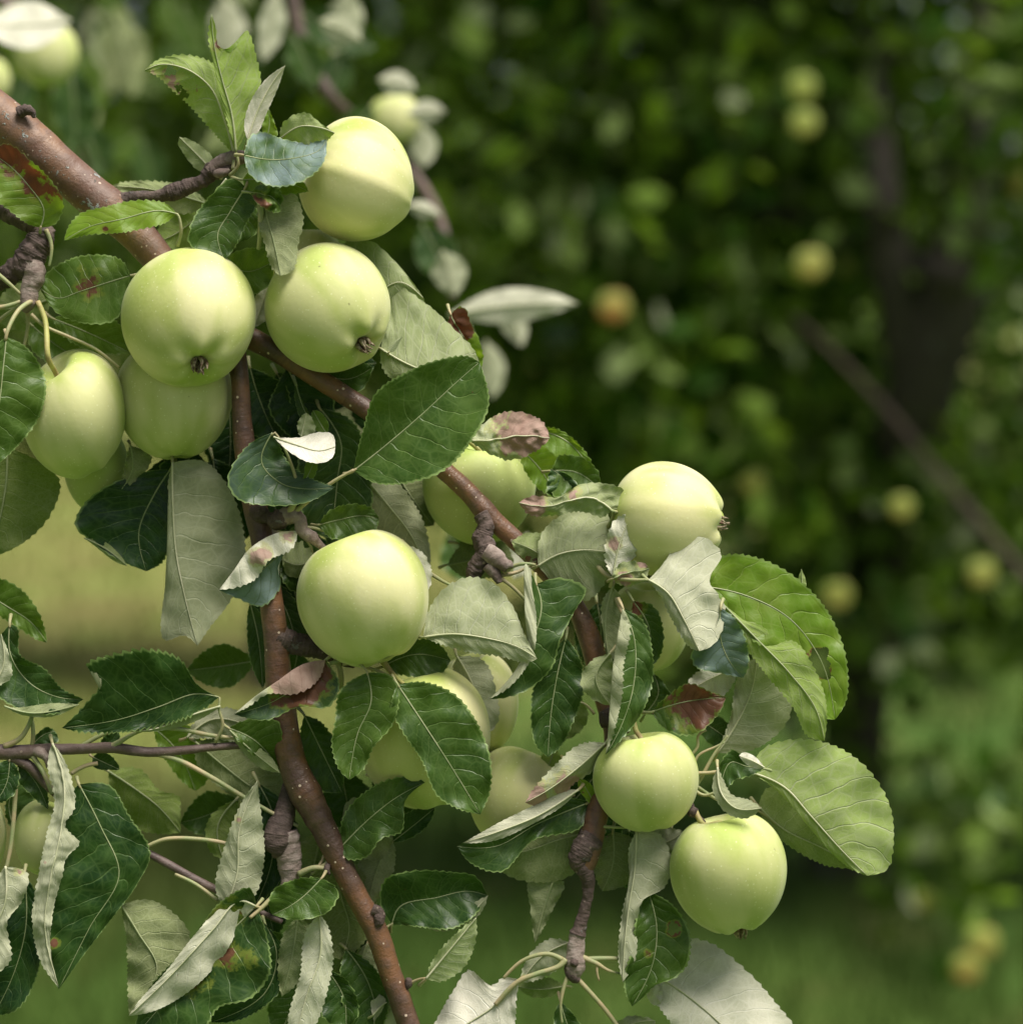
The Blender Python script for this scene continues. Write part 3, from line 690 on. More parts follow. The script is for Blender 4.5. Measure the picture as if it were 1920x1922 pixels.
# a nearer, slightly blurred bough at the upper left behind the limb
B0 = thing('apple_branch', pxd(600, -80, 2.0), 'out of focus bough hanging from above behind the blue grey leaf, with pale leaves', 'branch')
wood('twig', [(540, -80, zd(2.1), 26), (575, 100, zd(2.1), 26), (620, 180, zd(2.1), 26), (690, 240, zd(2.15), 20), (780, 330, zd(2.1), 18), (850, 560, zd(1.9), 16)], MTWIG, B0, .06, .02, 12, 8)
wood('twig', [(-80, -60, zd(2.2), 40), (60, 60, zd(2.2), 30), (120, 200, zd(2.2), 20), (170, 330, zd(2.3), 14)], MTWIG, B0, .06, .02, 12, 8)
apple((28, 150, 45, 165, zd(2.0)), (.2, 1, .1), 'blurred pale green apple under a white leaf in the upper left corner', 70, group=GA, warm=.1, cal=False, green=.3)
apple((-60, 22, 110, 200, zd(2.1)), (.2, 1, .1), 'blurred apple cut by the upper left edge', 71, group=GA, cal=False, green=.3)
apple((692, 790, 178, 272, zd(2.1)), (.2, 1, .1), 'blurred yellow green apple with white leaves behind the cream topped ridged apple', 72, group=GA, cal=False, green=.2)
for i, (fl, x, y, a, l, w, d, tn, pl) in enumerate([
    ('D', 135, 40, 172, 170, 46, 1.8, .1, 1), ('D', 520, -20, 95, 140, 26, 2.0, .2, .75), ('U', 560, 20, 30, 120, 34, 2.1, .1, .5), ('U', 600, 60, 10, 110, 34, 2.2, .1, .5),
    ('D', 710, 150, 10, 75, 24, 2.0, .1, .8), ('D', 765, 215, -10, 72, 22, 2.0, .1, .8), ('D', 790, 235, 80, 80, 26, 2.1, .2, .8), ('D', 762, 385, 12, 70, 16, 1.8, .1, .8), ('U', 545, 60, 60, 120, 34, 1.95, .15, .3), ('D', 600, 40, 20, 90, 28, 1.95, .15, .6), ('U', 700, 200, 130, 90, 28, 1.9, .15, .3),
    ('D', 842, 592, -11, 245, 33, 1.75, .1, .85), ('D', 912, 640, 78, 110, 28, 2.0, .15, .5), ('D', 830, 470, 70, 90, 34, 1.8, .15, .5), ('U', 790, 420, 60, 130, 40, 1.9, .1, .5),
    ('U', 130, 120, 80, 170, 44, 2.1, .1, .3), ('U', 60, 140, 120, 150, 44, 2.2, .1, .5), ('U', 150, 230, 60, 120, 40, 2.3, .12, .5), ('D', 210, 20, 70, 170, 44, 2.4, .2, .15), ('D', 420, -10, 80, 140, 36, 2.3, .1, .6),
    ('U', 20, 20, 160, 120, 40, 2.1, .6, .5), ('D', 255, 60, 110, 130, 34, 2.4, .1, .1), ('U', 340, 10, 60, 120, 34, 2.5, .3, .4), ('D', 660, -20, 100, 130, 36, 2.1, .2, .6), ('U', 640, 90, 100, 110, 34, 2.2, .1, .5),
    ('D', 880, 610, 110, 120, 30, 1.75, .2, .5), ('U', 800, 640, 80, 120, 40, 1.9, .1, .4), ('U', 700, 280, 40, 110, 30, 2.2, .4, .4), ('D', 940, 560, 60, 100, 26, 1.9, .1, .6),
    ('D', 990, 1000, 100, 90, 30, 1.45, .1, .9), ('U', 840, 1000, 60, 110, 40, 1.6, .2, .5), ('D', 860, 960, 30, 110, 40, 1.7, .2, .6)]):
    rleaf(B0, fl, x, y, a, l, w, zd(d), tone=tn, pale=pl, bend=15, wave=.8, teeth=0, nopet=True, res=.6)
fr = random.Random(21)
for i in range(34):
    rleaf(B0, fr.choice('UUUD'), fr.uniform(-60, 460), fr.uniform(-80, 330), fr.uniform(30, 150), fr.uniform(70, 120), fr.uniform(22, 34), zd(fr.uniform(2.3, 3.2)),
          tone=fr.uniform(.05, .5), pale=fr.uniform(.1, .5), bend=15, wave=.8, teeth=0, nopet=True, res=.5)
# ------------------------------------------------------------------ the near branches
B1 = thing('apple_branch', W((-40, 195, -40)), 'main reddish brown apple branch entering from the upper left and forking behind the big apples', 'branch')
B2 = thing('apple_branch', W((-30, 420, 0)), 'short dark gnarled fruiting branch at the left edge carrying stalks above the stalked apple', 'branch')
B3 = thing('apple_branch', W((-30, 1408, 0)), 'thin purplish twig reaching in from the lower left edge with hanging dark leaves', 'branch')

wood('limb', [(-60, 178, -40, 92), (0, 222, -40, 88), (60, 268, -40, 84), (130, 330, -40, 78), (200, 388, -40, 74), (265, 448, -40, 66), (310, 500, -40, 60), (380, 575, -40, 56), (455, 640, -40, 50)],
     MLIMB, B1, 0.05, 0.02, 28, 5, knots=((210, 385, 22, 0.12), (50, 235, 18, 0.08)))
wood('branch', [(440, 622, -42, 46), (510, 655, -30, 40), (600, 712, -25, 38), (690, 770, -22, 36), (780, 840, -22, 35), (870, 915, -22, 36), (925, 975, -22, 37), (1000, 1045, -25, 36), (1080, 1140, -30, 36), (1112, 1215, -30, 44), (1130, 1300, -28, 36), (1150, 1380, -20, 34), (1145, 1440, -10, 38), (1120, 1530, 10, 44), (1103, 1600, 20, 46), (1093, 1636, 22, 36)],
     MBARK, B1, 0.05, 0.015, 22, 5, knots=((905, 960, 18, 0.15),))
wood('branch', [(440, 640, -30, 40), (450, 700, -14, 34), (456, 800, -10, 38), (468, 890, -8, 44), (482, 960, -6, 46), (494, 1020, -4, 42), (506, 1100, -2, 44), (518, 1190, 0, 46), (524, 1270, 0, 50), (536, 1370, 0, 54), (552, 1440, 2, 54), (580, 1500, 4, 58), (602, 1542, 4, 50), (640, 1620, 4, 44), (675, 1690, 4, 42), (704, 1740, 4, 44), (735, 1830, 4, 42), (760, 1900, 4, 42), (790, 1990, 4, 42)],
     MBARK, B1, 0.05, 0.014, 24, 5, knots=((600, 1534, 8, 0.08), (706, 1712, 14, 0.16), (575, 1490, 16, 0.05), (626, 1638, 7, .1)))
# spur shoots
wood('spur', [(212, 382, -36, 34), (250, 372, -30, 24), (300, 368, -26, 22), (330, 360, -24, 34), (352, 352, -22, 30), (385, 338, -18, 26), (400, 322, -16, 34), (425, 318, -12, 26), (440, 304, -10, 24)], MDARK, B1, 0.16, 0.004, 16, 3)
wood('spur', [(395, 325, -14, 30), (415, 308, -12, 30), (440, 298, -8, 30), (462, 296, -2, 24), (480, 300, 0, 14)], MPALEB, B1, 0.10, 0.004, 16, 3)
wood('bud', [(404, 326, 0, 12), (412, 326, 4, 18), (422, 324, 8, 16), (432, 318, 9, 6)], MPALEB, B1, 0.05, 0.004, 12, 2)
wood('bud', [(38, 212, 0, 22), (52, 207, 4, 20), (62, 212, 6, 15), (66, 222, 6, 6)], MDARK, B1, 0.2, 0.003, 12, 2)
wood('spur', [(474, 958, 10, 20), (492, 966, 18, 34), (505, 972, 22, 22), (520, 976, 26, 40), (535, 970, 28, 34), (548, 962, 30, 26)], MDARK, B1, 0.2, 0.004, 16, 2)
wood('spur', [(528, 972, 26, 34), (548, 968, 30, 32), (562, 975, 30, 26), (568, 995, 28, 24), (585, 1008, 20, 24), (600, 1022, 10, 15), (618, 1036, 0, 13)], MPALEB, B1, 0.12, 0.004, 16, 2)
wood('spur', [(903, 965, -10, 34), (912, 985, -6, 30), (906, 1010, -4, 38), (912, 1035, 0, 40), (900, 1055, 0, 34), (886, 1078, -4, 30), (878, 1086, -4, 12)], MDARK, B1, 0.16, 0.004, 18, 2)
wood('spur', [(912, 1035, 6, 38), (932, 1048, 10, 34), (944, 1058, 14, 26), (954, 1064, 16, 24), (957, 1067, 17, 8)], MPALEB, B1, 0.12, 0.004, 16, 2)
wood('spur', [(915, 1060, 6, 26), (930, 1078, 8, 22), (938, 1094, 10, 12)], MPALEB, B1, 0.12, 0.004, 12, 2)
wood('spur', [(518, 1195, 0, 46), (545, 1205, -6, 44), (575, 1212, -10, 40), (610, 1222, -16, 34), (640, 1240, -20, 20), (665, 1248, -10, 12)], MDARK, B1, 0.14, 0.005, 18, 3)
wood('spur', [(556, 1450, -16, 30), (543, 1490, -14, 34), (534, 1530, -8, 40), (524, 1555, 0, 50), (520, 1580, 4, 54), (516, 1598, 6, 38), (514, 1602, 6, 6)], MDARK, B1, 0.08, 0.005, 20, 3)
wood('spur', [(536, 1560, -6, 50), (542, 1600, -6, 48), (545, 1630, -6, 42), (543, 1655, -4, 30), (530, 1680, 0, 22), (510, 1700, 6, 14)], MPALEB, B1, 0.10, 0.005, 18, 3)
wood('spur', [(1112, 1570, 18, 48), (1094, 1598, 26, 50), (1086, 1614, 28, 38), (1100, 1640, 26, 30), (1104, 1670, 24, 22), (1096, 1710, 22, 22), (1088, 1740, 22, 26), (1084, 1752, 22, 34)], MDARK, B1, 0.14, 0.005, 18, 3)
wood('spur', [(1084, 1752, 22, 30), (1080, 1785, 24, 34), (1080, 1810, 26, 38), (1078, 1830, 26, 28), (1082, 1842, 26, 10)], MPALEB, B1, 0.12, 0.005, 18, 3)
wood('bud', [(1078, 1805, 40, 16), (1077, 1809, 45, 15), (1076, 1812, 48, 9)], MDARK, B1, 0.1, 0.003, 12, 2)
wood('bud', [(1068, 1808, 20, 20), (1074, 1830, 30, 22), (1086, 1840, 30, 12)], MDARK, B1, 0.2, 0.003, 12, 2)
wood('bud', [(700, 1705, 20, 20), (712, 1712, 22, 20), (712, 1728, 24, 20), (706, 1738, 24, 8)], MDARK, B1, 0.15, 0.004, 14, 2)
wood('bud', [(618, 1622, 14, 10), (614, 1632, 18, 12), (620, 1640, 18, 4)], MDARK, B1, 0.15, 0.004, 10, 2)
wood('bud', [(762, 1838, 10, 8), (768, 1842, 12, 15), (766, 1850, 12, 12), (762, 1856, 12, 4)], MDARK, B1, 0.15, 0.004, 10, 2)
wood('bud', [(1128, 1350, 0, 30), (1150, 1350, 6, 40), (1168, 1362, 6, 34), (1172, 1376, 6, 12)], MDARK, B1, 0.2, 0.004, 14, 2)
wood('bud', [(1298, 1515, 20, 10), (1300, 1524, 26, 22), (1304, 1530, 26, 12)], MDARK, B1, 0.15, 0.004, 10, 2)
wood('spur', [(76, 425, 0, 34), (82, 440, 0, 44), (66, 470, 4, 54), (52, 495, 6, 56), (30, 508, 4, 44), (12, 520, 0, 40), (-12, 535, -6, 34), (-40, 560, -10, 30)], MDARK, B2, 0.18, 0.005, 20, 3)
wood('spur', [(-40, 360, -30, 40), (20, 400, -16, 38), (80, 428, -4, 38)], MDARK, B2, 0.12, 0.006, 16, 3)
wood('spur', [(58, 490, 8, 46), (66, 515, 14, 42), (58, 545, 16, 34), (54, 568, 18, 32), (44, 584, 18, 14)], MPALEB, B2, 0.10, 0.005, 18, 3)

wood('twig', [(-30, 1408, 0, 30), (30, 1412, 2, 29), (90, 1407, 4, 24), (160, 1405, 4, 20), (210, 1403, 4, 21), (280, 1411, 4, 19), (340, 1408, 2, 17), (400, 1402, 0, 15), (470, 1398, -8, 13)], MTWIG, B3, 0.06, 0.005, 14, 4)
wood('twig', [(20, 1418, 0, 22), (60, 1440, 0, 20), (90, 1475, -4, 15), (160, 1530, -10, 14), (240, 1580, -10, 14), (300, 1612, -6, 16), (360, 1645, -4, 15), (412, 1672, -4, 15), (470, 1702, -6, 13), (530, 1730, -14, 10)], MTWIG, B3, 0.05, 0.005, 14, 4)
wood('twig', [(66, 1410, 6, 16), (78, 1412, 12, 22), (88, 1422, 14, 14), (92, 1440, 14, 8)], MPALEB, B3, 0.08, 0.005, 12, 3)
def shoot(par, pts, w=8, m=None, name='stem'):
    k_ = len(pts) - 1
    return wood(name, [(*p, w * (1 - 0.42 * i / k_)) if len(p) == 3 else p for i, p in enumerate(pts)], m or MSTEM, par, 0.05, 0.004, 8, 4)
shoot(B3, [(280, 1412, 4), (330, 1424, 4), (400, 1460, 4), (460, 1496, 2), (530, 1535, -4), (560, 1550, -10)], 11)
shoot(B3, [(210, 1403, 6, 16), (232, 1388, 10, 10), (275, 1368, 12, 8), (330, 1367, 12, 9), (400, 1380, 8, 8), (455, 1386, 0, 7)], 9)
shoot(B3, [(10, 1400, 10, 12), (40, 1385, 14, 10), (62, 1345, 16, 8)])
shoot(B3, [(62, 1400, 4, 8), (64, 1370, 6, 8), (60, 1345, 6, 7)])
shoot(B3, [(135, 1452, 0, 8), (160, 1438, 0, 8), (185, 1432, 0, 8)])
shoot(B3, [(60, 1415, 8, 10), (82, 1448, 12, 9), (100, 1490, 14, 8)])
shoot(B3, [(32, 1440, 4, 10), (30, 1500, 2, 9), (20, 1600, 4, 8), (8, 1650, 8, 7)])
shoot(B3, [(155, 1400, 0, 9), (195, 1378, 0, 8), (225, 1368, -4, 7)])
shoot(B3, [(278, 1588, 0, 8), (310, 1575, 4, 8), (370, 1574, 4, 8), (430, 1584, 2, 8), (470, 1600, 0, 8)])
shoot(B3, [(330, 1640, 0, 7), (370, 1660, 4, 7), (410, 1690, 4, 7)])
shoot(B1, [(1285, 1425, 4), (1308, 1402, 6), (1310, 1380, 4), (1325, 1370, 0)], 7)
shoot(B1, [(1300, 1455, 4), (1308, 1420, 6), (1345, 1400, 4), (1360, 1392, 4)], 6)
shoot(B1, [(1295, 1490, 4), (1315, 1460, 4), (1338, 1418, 4), (1365, 1380, 2)], 9)
shoot(B1, [(1290, 1450, 10), (1330, 1450, 14), (1370, 1444, 20), (1405, 1448, 34)], 8)
shoot(B1, [(1295, 1475, 10), (1320, 1492, 14), (1342, 1486, 20)], 8)
shoot(B1, [(1300, 1470, 4), (1320, 1484, 6), (1345, 1500, 4), (1420, 1520, -10), (1455, 1545, -6)], 7)
shoot(B1, [(1290, 1490, 10, 12), (1300, 1520, 14, 12), (1320, 1545, 14, 12)], 12, MDARK)
shoot(B1, [(945, 1075, 10), (965, 1062, 14), (985, 1058, 20), (1005, 1060, 16)], 9)
shoot(B1, [(935, 1082, 10), (960, 1100, 8), (990, 1130, 4), (1010, 1150, 2)], 8)
shoot(B1, [(802, 1072, -30), (830, 1090, -10), (850, 1100, 8)], 8)
shoot(B1, [(940, 1080, 4), (975, 1072, -4), (1010, 1050, -10)], 8)
shoot(B1, [(1055, 1800, 30), (1030, 1790, 30), (985, 1800, 26), (945, 1835, 20)], 10)
shoot(B1, [(1062, 1800, 30, 14), (1050, 1812, 34, 11), (1010, 1826, 34, 10), (975, 1840, 30, 10), (930, 1885, 20, 9)], 10)
shoot(B1, [(1095, 1800, 30, 10), (1130, 1798, 30, 9), (1170, 1800, 26, 8), (1235, 1832, -10, 10)], 10)
shoot(B1, [(1090, 1795, 30, 12), (1120, 1808, 34, 9), (1140, 1820, 30, 6), (1180, 1830, 20, 5)], 8)
shoot(B1, [(1122, 1806, 32, 6), (1120, 1822, 34, 5), (1124, 1840, 32, 4)], 5)
shoot(B1, [(1085, 1838, 26, 10), (1110, 1865, 26, 9), (1140, 1900, 20, 9), (1165, 1935, 16, 9)], 9)
shoot(B1, [(1066, 1830, 30, 9), (1056, 1860, 34, 7), (1052, 1890, 34, 5), (1055, 1920, 30, 5)], 6)
shoot(B1, [(620, 1245, 40), (650, 1240, 30), (690, 1252, 26), (730, 1268, 40), (745, 1285, 80)], 8)
shoot(B1, [(720, 1242, 10), (735, 1262, 20), (765, 1290, 60)], 13, MSTALK)
shoot(B1, [(632, 1236, 20, 12), (640, 1262, 10, 11), (640, 1290, -20, 11)], 11)
shoot(B1, [(1140, 1960, 0), (1150, 1940, 0)], 6)
shoot(B1, [(542, 965, 36), (552, 945, 44), (560, 925, 48)], 14)
shoot(B1, [(550, 965, 34), (585, 935, 44), (625, 905, 52), (665, 882, 60)], 10)
shoot(B1, [(572, 990, 20), (595, 992, 12), (607, 997, 4)], 7)
shoot(B1, [(560, 1000, 20), (580, 1020, 10), (592, 1050, -10)], 5)
shoot(B1, [(1115, 1340, -10), (1095, 1320, -8), (1070, 1318, -10)], 6)
shoot(B1, [(1160, 1372, -10), (1162, 1350, -10), (1180, 1300, -14)], 8)
shoot(B1, [(1108, 1548, 26), (1150, 1552, 24), (1210, 1552, 10)], 7)
shoot(B1, [(562, 1640, 10), (590, 1628, 16), (620, 1632, 10)], 13)
shoot(B1, [(540, 1660, 10), (512, 1684, 24), (490, 1705, 34), (470, 1722, 40)], 12)
shoot(B1, [(585, 1640, 10), (605, 1615, 4), (612, 1580, -6)], 7)
shoot(B1, [(600, 1630, 10), (622, 1612, 6), (640, 1595, -6)], 8)
shoot(B1, [(768, 1846, 10), (785, 1838, 20), (800, 1835, 34)], 7)
shoot(B1, [(718, 1745, 4), (728, 1738, 2), (736, 1732, 0)], 6)
shoot(B1, [(1150, 1110, 10), (1158, 1130, 20), (1168, 1150, 60)], 11)
shoot(B1, [(1120, 1060, 10), (1140, 1080, 40), (1180, 1088, 70), (1216, 1088, 84)], 10)
shoot(B1, [(1140, 990, 10), (1150, 970, 30), (1148, 958, 56)], 8)
shoot(B2, [(88, 432, 20), (98, 460, 24), (94, 500, 22)], 9)
shoot(B2, [(-20, 500, 30), (10, 525, 30), (40, 552, 24)], 10)
shoot(B2, [(-20, 580, 24), (15, 575, 28), (40, 566, 24)], 12)
shoot(B2, [(60, 566, 28), (35, 585, 60), (15, 625, 84), (12, 640, 84)], 10)
shoot(B2, [(-10, 612, 10), (15, 590, 14), (40, 575, 20)], 9)
shoot(B2, [(52, 580, 10), (54, 610, 4), (44, 660, -4)], 9)
shoot(B2, [(60, 590, 20), (85, 612, 16), (130, 632, 10), (180, 655, 0), (225, 690, -10)], 8)

# apples -------------------------------------------------------------
apple((228, 482, 465, 727, 40), (.18, .72, .66), 'big pale apple with its brown calyx facing the viewer, below the thick limb', 1)
apple((497, 734, 455, 700, 20), (.62, .62, .55), 'apple with its small calyx at lower right, touching the bright topped apple above it', 2, green=.25)
apple((558, 778, 219, 454, -20), (.85, .35, -.2), 'ridged apple with a bright cream upper half, right of the blue grey leaf', 3, cal=False, ridge=((-.30, 1.0, 0.25), 0.14, 0.10, 0.30), warm=.3)
apple((1150, 1358, 866, 1082, -25), (1, .06, .05), 'cream topped apple on the right with its calyx poking out at the side', 4, warm=.35, ridge=((0, 1, 0.15), -.12, .035, .4))
apple((557, 805, 994, 1253, 40), (.35, .93, .1), 'large smooth yellow green apple hanging in the middle beside the straight vertical branch', 5, cal=False, deform=.05)
apple((217, 438, 640, 863, -70), (.05, .9, .1), 'apple half hidden underneath the big pale apple with the forward facing calyx', 6, cal=False, green=.1)
apple((42, 238, 655, 899, -30), (.5, .85, -.35), 'apple with a thick yellow stalk rising from its hollow, beside the left edge', 7, stalk=[(92, 672, 50), (86, 600, 26), (72, 566, 22)], cal=False, green=.2)
apple((121, 242, 800, 962, -150), (.2, .9, 0), 'shaded dark green apple peeping out below the apple with the thick yellow stalk', 8, cal=False, green=1)  # full green darkens this skin, standing in for deep shade
apple((793, 1006, 808, 1022, -150), (.0, .92, -.4), 'softly blurred apple hanging behind the long brown branch, under the pink withered leaf', 9, stalk=[(908, 850, -80), (885, 832, -80), (865, 818, -90)], cal=False, green=.8)  # strong green tints this apple darker, as shade at the back
apple((1112, 1311, 1373, 1561, 30), (.15, .95, -.1), 'round even green apple directly below the long hanging leaf, with no stalk or calyx showing', 10, cal=False, green=.35, stalk=[(1193, 1370, 20), (1188, 1345, 10)])
apple((1256, 1476, 1524, 1754, 20), (.18, .97, -.12), 'lowest near apple, with a thin stalk on top and a small calyx below', 11, green=.3, stalk=[(1322, 1548, 40), (1304, 1520, 26)])
apple((668, 921, 1252, 1519, -60), (.2, .95, -.1), 'large yellow apple behind the two dark leaves in the lower middle', 12, cal=False, warm=.4)
apple((815, 973, 1222, 1424, -170), (.2, .9, -.2), 'pale green apple mostly hidden behind the yellow apple and a grey hanging leaf', 13, cal=False)
apple((880, 1068, 1400, 1594, -110), (-.35, .85, .1), 'pale apple with a reddish crease at its top, left of the curled brown leaf', 14, cal=False, warm=.3, green=.1, stalk=[(1040, 1432, -90), (1056, 1420, -80)])
apple((1138, 1294, 1092, 1262, -110), (.0, .9, -.2), 'apple tucked behind the pale folded leaf on the right, underneath the cream topped apple', 15, cal=False)
apple((28, 150, 1500, 1646, -70), (-.25, .9, .1), 'small green apple at lower left behind the long curled grey leaf', 16, cal=False, green=.3)
apple((-110, 14, 1490, 1660, -120), (0, .9, 0), 'sliver of an apple cut off by the lower left edge of the picture', 17, cal=False)
apple((500, 650, 432, 590, -120), (0, .9, 0), 'sliver of an apple seen between the two stacked apples and the grey hanging leaf', 18, cal=False)

# leaves: upper cluster ------------------------------------------------
L = lambda flag, M, A, B, **k: Lf(B1, flag, M, A, B, **k)
L('D', [(440,290),(422,225),(396,165),(350,130),(300,122),(272,134)], [(400,245),(355,195),(325,168),(296,142)], [(446,225),(430,150),(395,118),(340,105),(295,116)], z=(0,-4,10), tone=.72, pale=.35, holes=[(321,134,10),(346,178,9),(336,166,7)], dry=[(318,150,26,.5),(290,140,14,.6)], pet=[(438,318,10)], lab='light green leaf with holes eaten near its tip')
L('D', [(444,286),(436,215),(418,150),(404,90),(398,28)], [(432,240),(412,165),(400,110),(394,70)], [(468,235),(489,160),(482,115),(462,60),(433,96),(412,90),(405,50)], z=(26,30,36), tone=.85, pale=.25, za=.3, zb=-.3, dry=[(412,84,14,.6)], wave=.7, pet=[(432,330,10),(448,310,22)], lab='upright yellow green leaf with a torn forked tip')
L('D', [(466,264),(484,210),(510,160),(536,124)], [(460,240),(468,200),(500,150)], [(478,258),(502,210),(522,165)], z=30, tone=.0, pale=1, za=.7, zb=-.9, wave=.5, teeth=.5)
L('U', [(500,262),(506,240),(505,205)], [(494,240),(497,222)], [(520,255),(513,225)], z=-20, tone=.75)
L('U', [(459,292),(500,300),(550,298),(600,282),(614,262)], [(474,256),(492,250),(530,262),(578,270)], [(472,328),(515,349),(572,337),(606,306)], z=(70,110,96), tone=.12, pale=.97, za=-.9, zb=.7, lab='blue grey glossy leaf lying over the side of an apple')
L('D', [(526,262),(565,238),(600,240),(629,250)], [(534,232),(574,214),(604,234)], [(550,268),(588,270),(614,262)], z=(50,92,92), tone=.5, pale=.35)
L('U', [(462,352),(432,400),(410,440),(422,488)], [(438,337),(398,368),(362,420),(358,458),(392,476)], [(482,376),(462,420),(442,462)], fa=None, z=(50,44,60), tone=.18, lab='dark green leaf with a pale turned edge')
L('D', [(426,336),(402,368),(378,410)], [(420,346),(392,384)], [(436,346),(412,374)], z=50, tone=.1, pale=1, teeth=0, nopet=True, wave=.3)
L('D', [(492,352),(500,400),(514,450),(528,518)], [(486,372),(488,420),(500,460),(514,505)], [(548,362),(568,408),(558,462),(550,506)], z=(60,100,120), tone=.08, pale=.15)
shoot(B1, [(490, 370, 80), (490, 420, 84), (486, 468, 60)], 13)
L('U', [(470,362),(500,368),(530,385)], [(480,352),(505,350),(528,362)], [(486,380),(505,395),(524,398)], z=(80,120,110), tone=.3, crumple=1.0, dry=[(484,382,20,.9)])
L('U', [(456,338),(500,338),(545,345),(580,360)], [(480,318),(540,330),(565,340)], [(470,362),(520,366),(555,362)], z=(30,70,96), tone=.6)
L('U', [(422,492),(465,510),(512,492)], [(440,476),(475,467),(508,472)], [(438,530),(475,552),(508,528)], z=(-10,0,10), tone=.42)
L('D', [(505,530),(492,575),(478,614)], [(488,545),(476,580)], [(509,556),(502,598)], z=-30, tone=.1, pale=.6)
L('U', [(333,402),(300,396),(230,412),(170,426),(122,452)], [(312,384),(262,378),(200,390),(150,405),(130,430)], [(310,418),(270,428),(225,436),(165,440)], z=(40,60,50), tone=.92, za=-.5, zb=.2, pet=[(334,462,20),(341,430,36)], dry=[(200,430,7,.9)], lab='yellow green backlit leaf arching over the limb')
L('D', [(395,385),(330,366),(270,354),(208,350)], [(350,352),(290,342),(240,343)], [(350,400),(290,392),(240,368)], z=-90, tone=.4, pale=.3)
L('D', [(400,382),(370,410),(330,440),(296,455)], [(360,372),(320,398),(300,430)], [(396,420),(380,450),(340,468)], z=-100, tone=.55, pale=.1)
L('D', [(404,326),(374,294),(338,258)], [(372,318),(348,290),(337,270)], [(398,296),(366,268)], z=-45, tone=.4, pale=.4)
L('U', [(452,350),(460,400),(450,455)], [(440,380),(438,430)], [(482,390),(478,440)], z=-20, tone=.25)
# right of the two stacked apples
L('D', [(640,620),(700,560),(750,530),(797,562)], [(600,500),(640,462),(690,452),(745,495)], [(700,620),(750,600),(790,585)], z=-60, tone=.4, pale=.4)
L('D', [(715,655),(780,690),(840,705),(904,700)], [(728,600),(735,536),(800,572),(858,625),(890,660)], [(720,690),(745,716),(800,718),(860,715)], z=(-40,-14,-10), tone=.38, pale=.45, lab='broad pale green leaf underside right of the stacked apples')
L('U', [(585,690),(650,712),(700,690)], [(620,680),(670,678)], [(620,728),(672,735)], z=-50, tone=.2)
L('D', [(730,662),(742,645),(756,632)], [(732,650),(744,638)], [(740,660),(750,644)], z=60, tone=.4, pale=.6, teeth=0, wave=0)
L('U', [(664,884),(720,840),(790,780),(860,715),(900,680)], [(683,810),(706,740),(765,700),(822,678),(882,671)], [(705,905),(765,905),(832,882),(884,825),(916,760),(908,706)], z=(60,70,60), tone=.2, za=.35, zb=.5, wave=.6, lab='large dark green leaf with a grey sheen on its lower half')
L('U', [(846,590),(862,620),(884,655),(902,695)], [(843,606),(862,650),(888,690)], [(868,578),(884,610),(904,660)], z=-50, tone=.75, dry=[(862,606,36,1.3)], crumple=.5, lab='small leaf with a withered red brown end')
# leaves centre left
L('U', [(600,765),(640,830),(634,900),(622,1010)], [(575,800),(562,860),(566,940),(580,990)], [(664,795),(690,880),(696,950),(660,990)], z=-90, tone=.10)
L('U', [(556,720),(572,770),(590,800)], [(555,750),(570,790)], [(564,745),(584,785)], z=-60, tone=.2)
L('U', [(600,985),(640,975),(680,968),(712,974)], [(618,962),(655,948),(695,954)], [(622,1008),(660,1010),(700,1002)], z=(6,10,0), tone=.28)
L('D', [(688,900),(730,950),(775,1010),(806,1092)], [(686,950),(705,1010),(760,1070)], [(735,902),(780,952),(804,1020)], z=-80, tone=.05, pale=.25)
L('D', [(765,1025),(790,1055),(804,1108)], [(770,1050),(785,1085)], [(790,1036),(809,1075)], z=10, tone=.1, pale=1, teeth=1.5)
L('U', [(556,985),(560,1040),(600,1120)], [(530,1020),(540,1100)], [(590,1000),(610,1060)], z=-70, tone=.15)
L('D', [(592,1050),(560,1060),(530,1050)], [(590,1075),(545,1080)], [(580,1020),(545,1025)], z=-50, tone=.4, pale=.3)
# dark leaf with white flap
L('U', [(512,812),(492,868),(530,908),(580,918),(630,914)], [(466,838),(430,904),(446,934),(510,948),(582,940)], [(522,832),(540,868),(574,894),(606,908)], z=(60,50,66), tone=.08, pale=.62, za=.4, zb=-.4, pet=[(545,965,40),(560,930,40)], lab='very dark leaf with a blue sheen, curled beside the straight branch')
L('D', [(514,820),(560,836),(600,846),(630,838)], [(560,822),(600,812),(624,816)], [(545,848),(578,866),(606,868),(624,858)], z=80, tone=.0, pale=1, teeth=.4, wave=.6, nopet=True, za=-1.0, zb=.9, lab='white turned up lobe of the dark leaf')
L('D', [(566,820),(572,795),(576,775)], [(560,806),(566,784)], [(590,812),(586,786)], z=40, tone=.3, pale=.4)
L('U', [(614,815),(602,795),(588,770)], [(596,808),(585,786)], [(617,800),(604,776)], z=20, tone=.5)
L('U', [(568,912),(580,890),(592,862)], [(572,890),(578,866)], [(586,900),(596,875)], z=46, tone=.6)
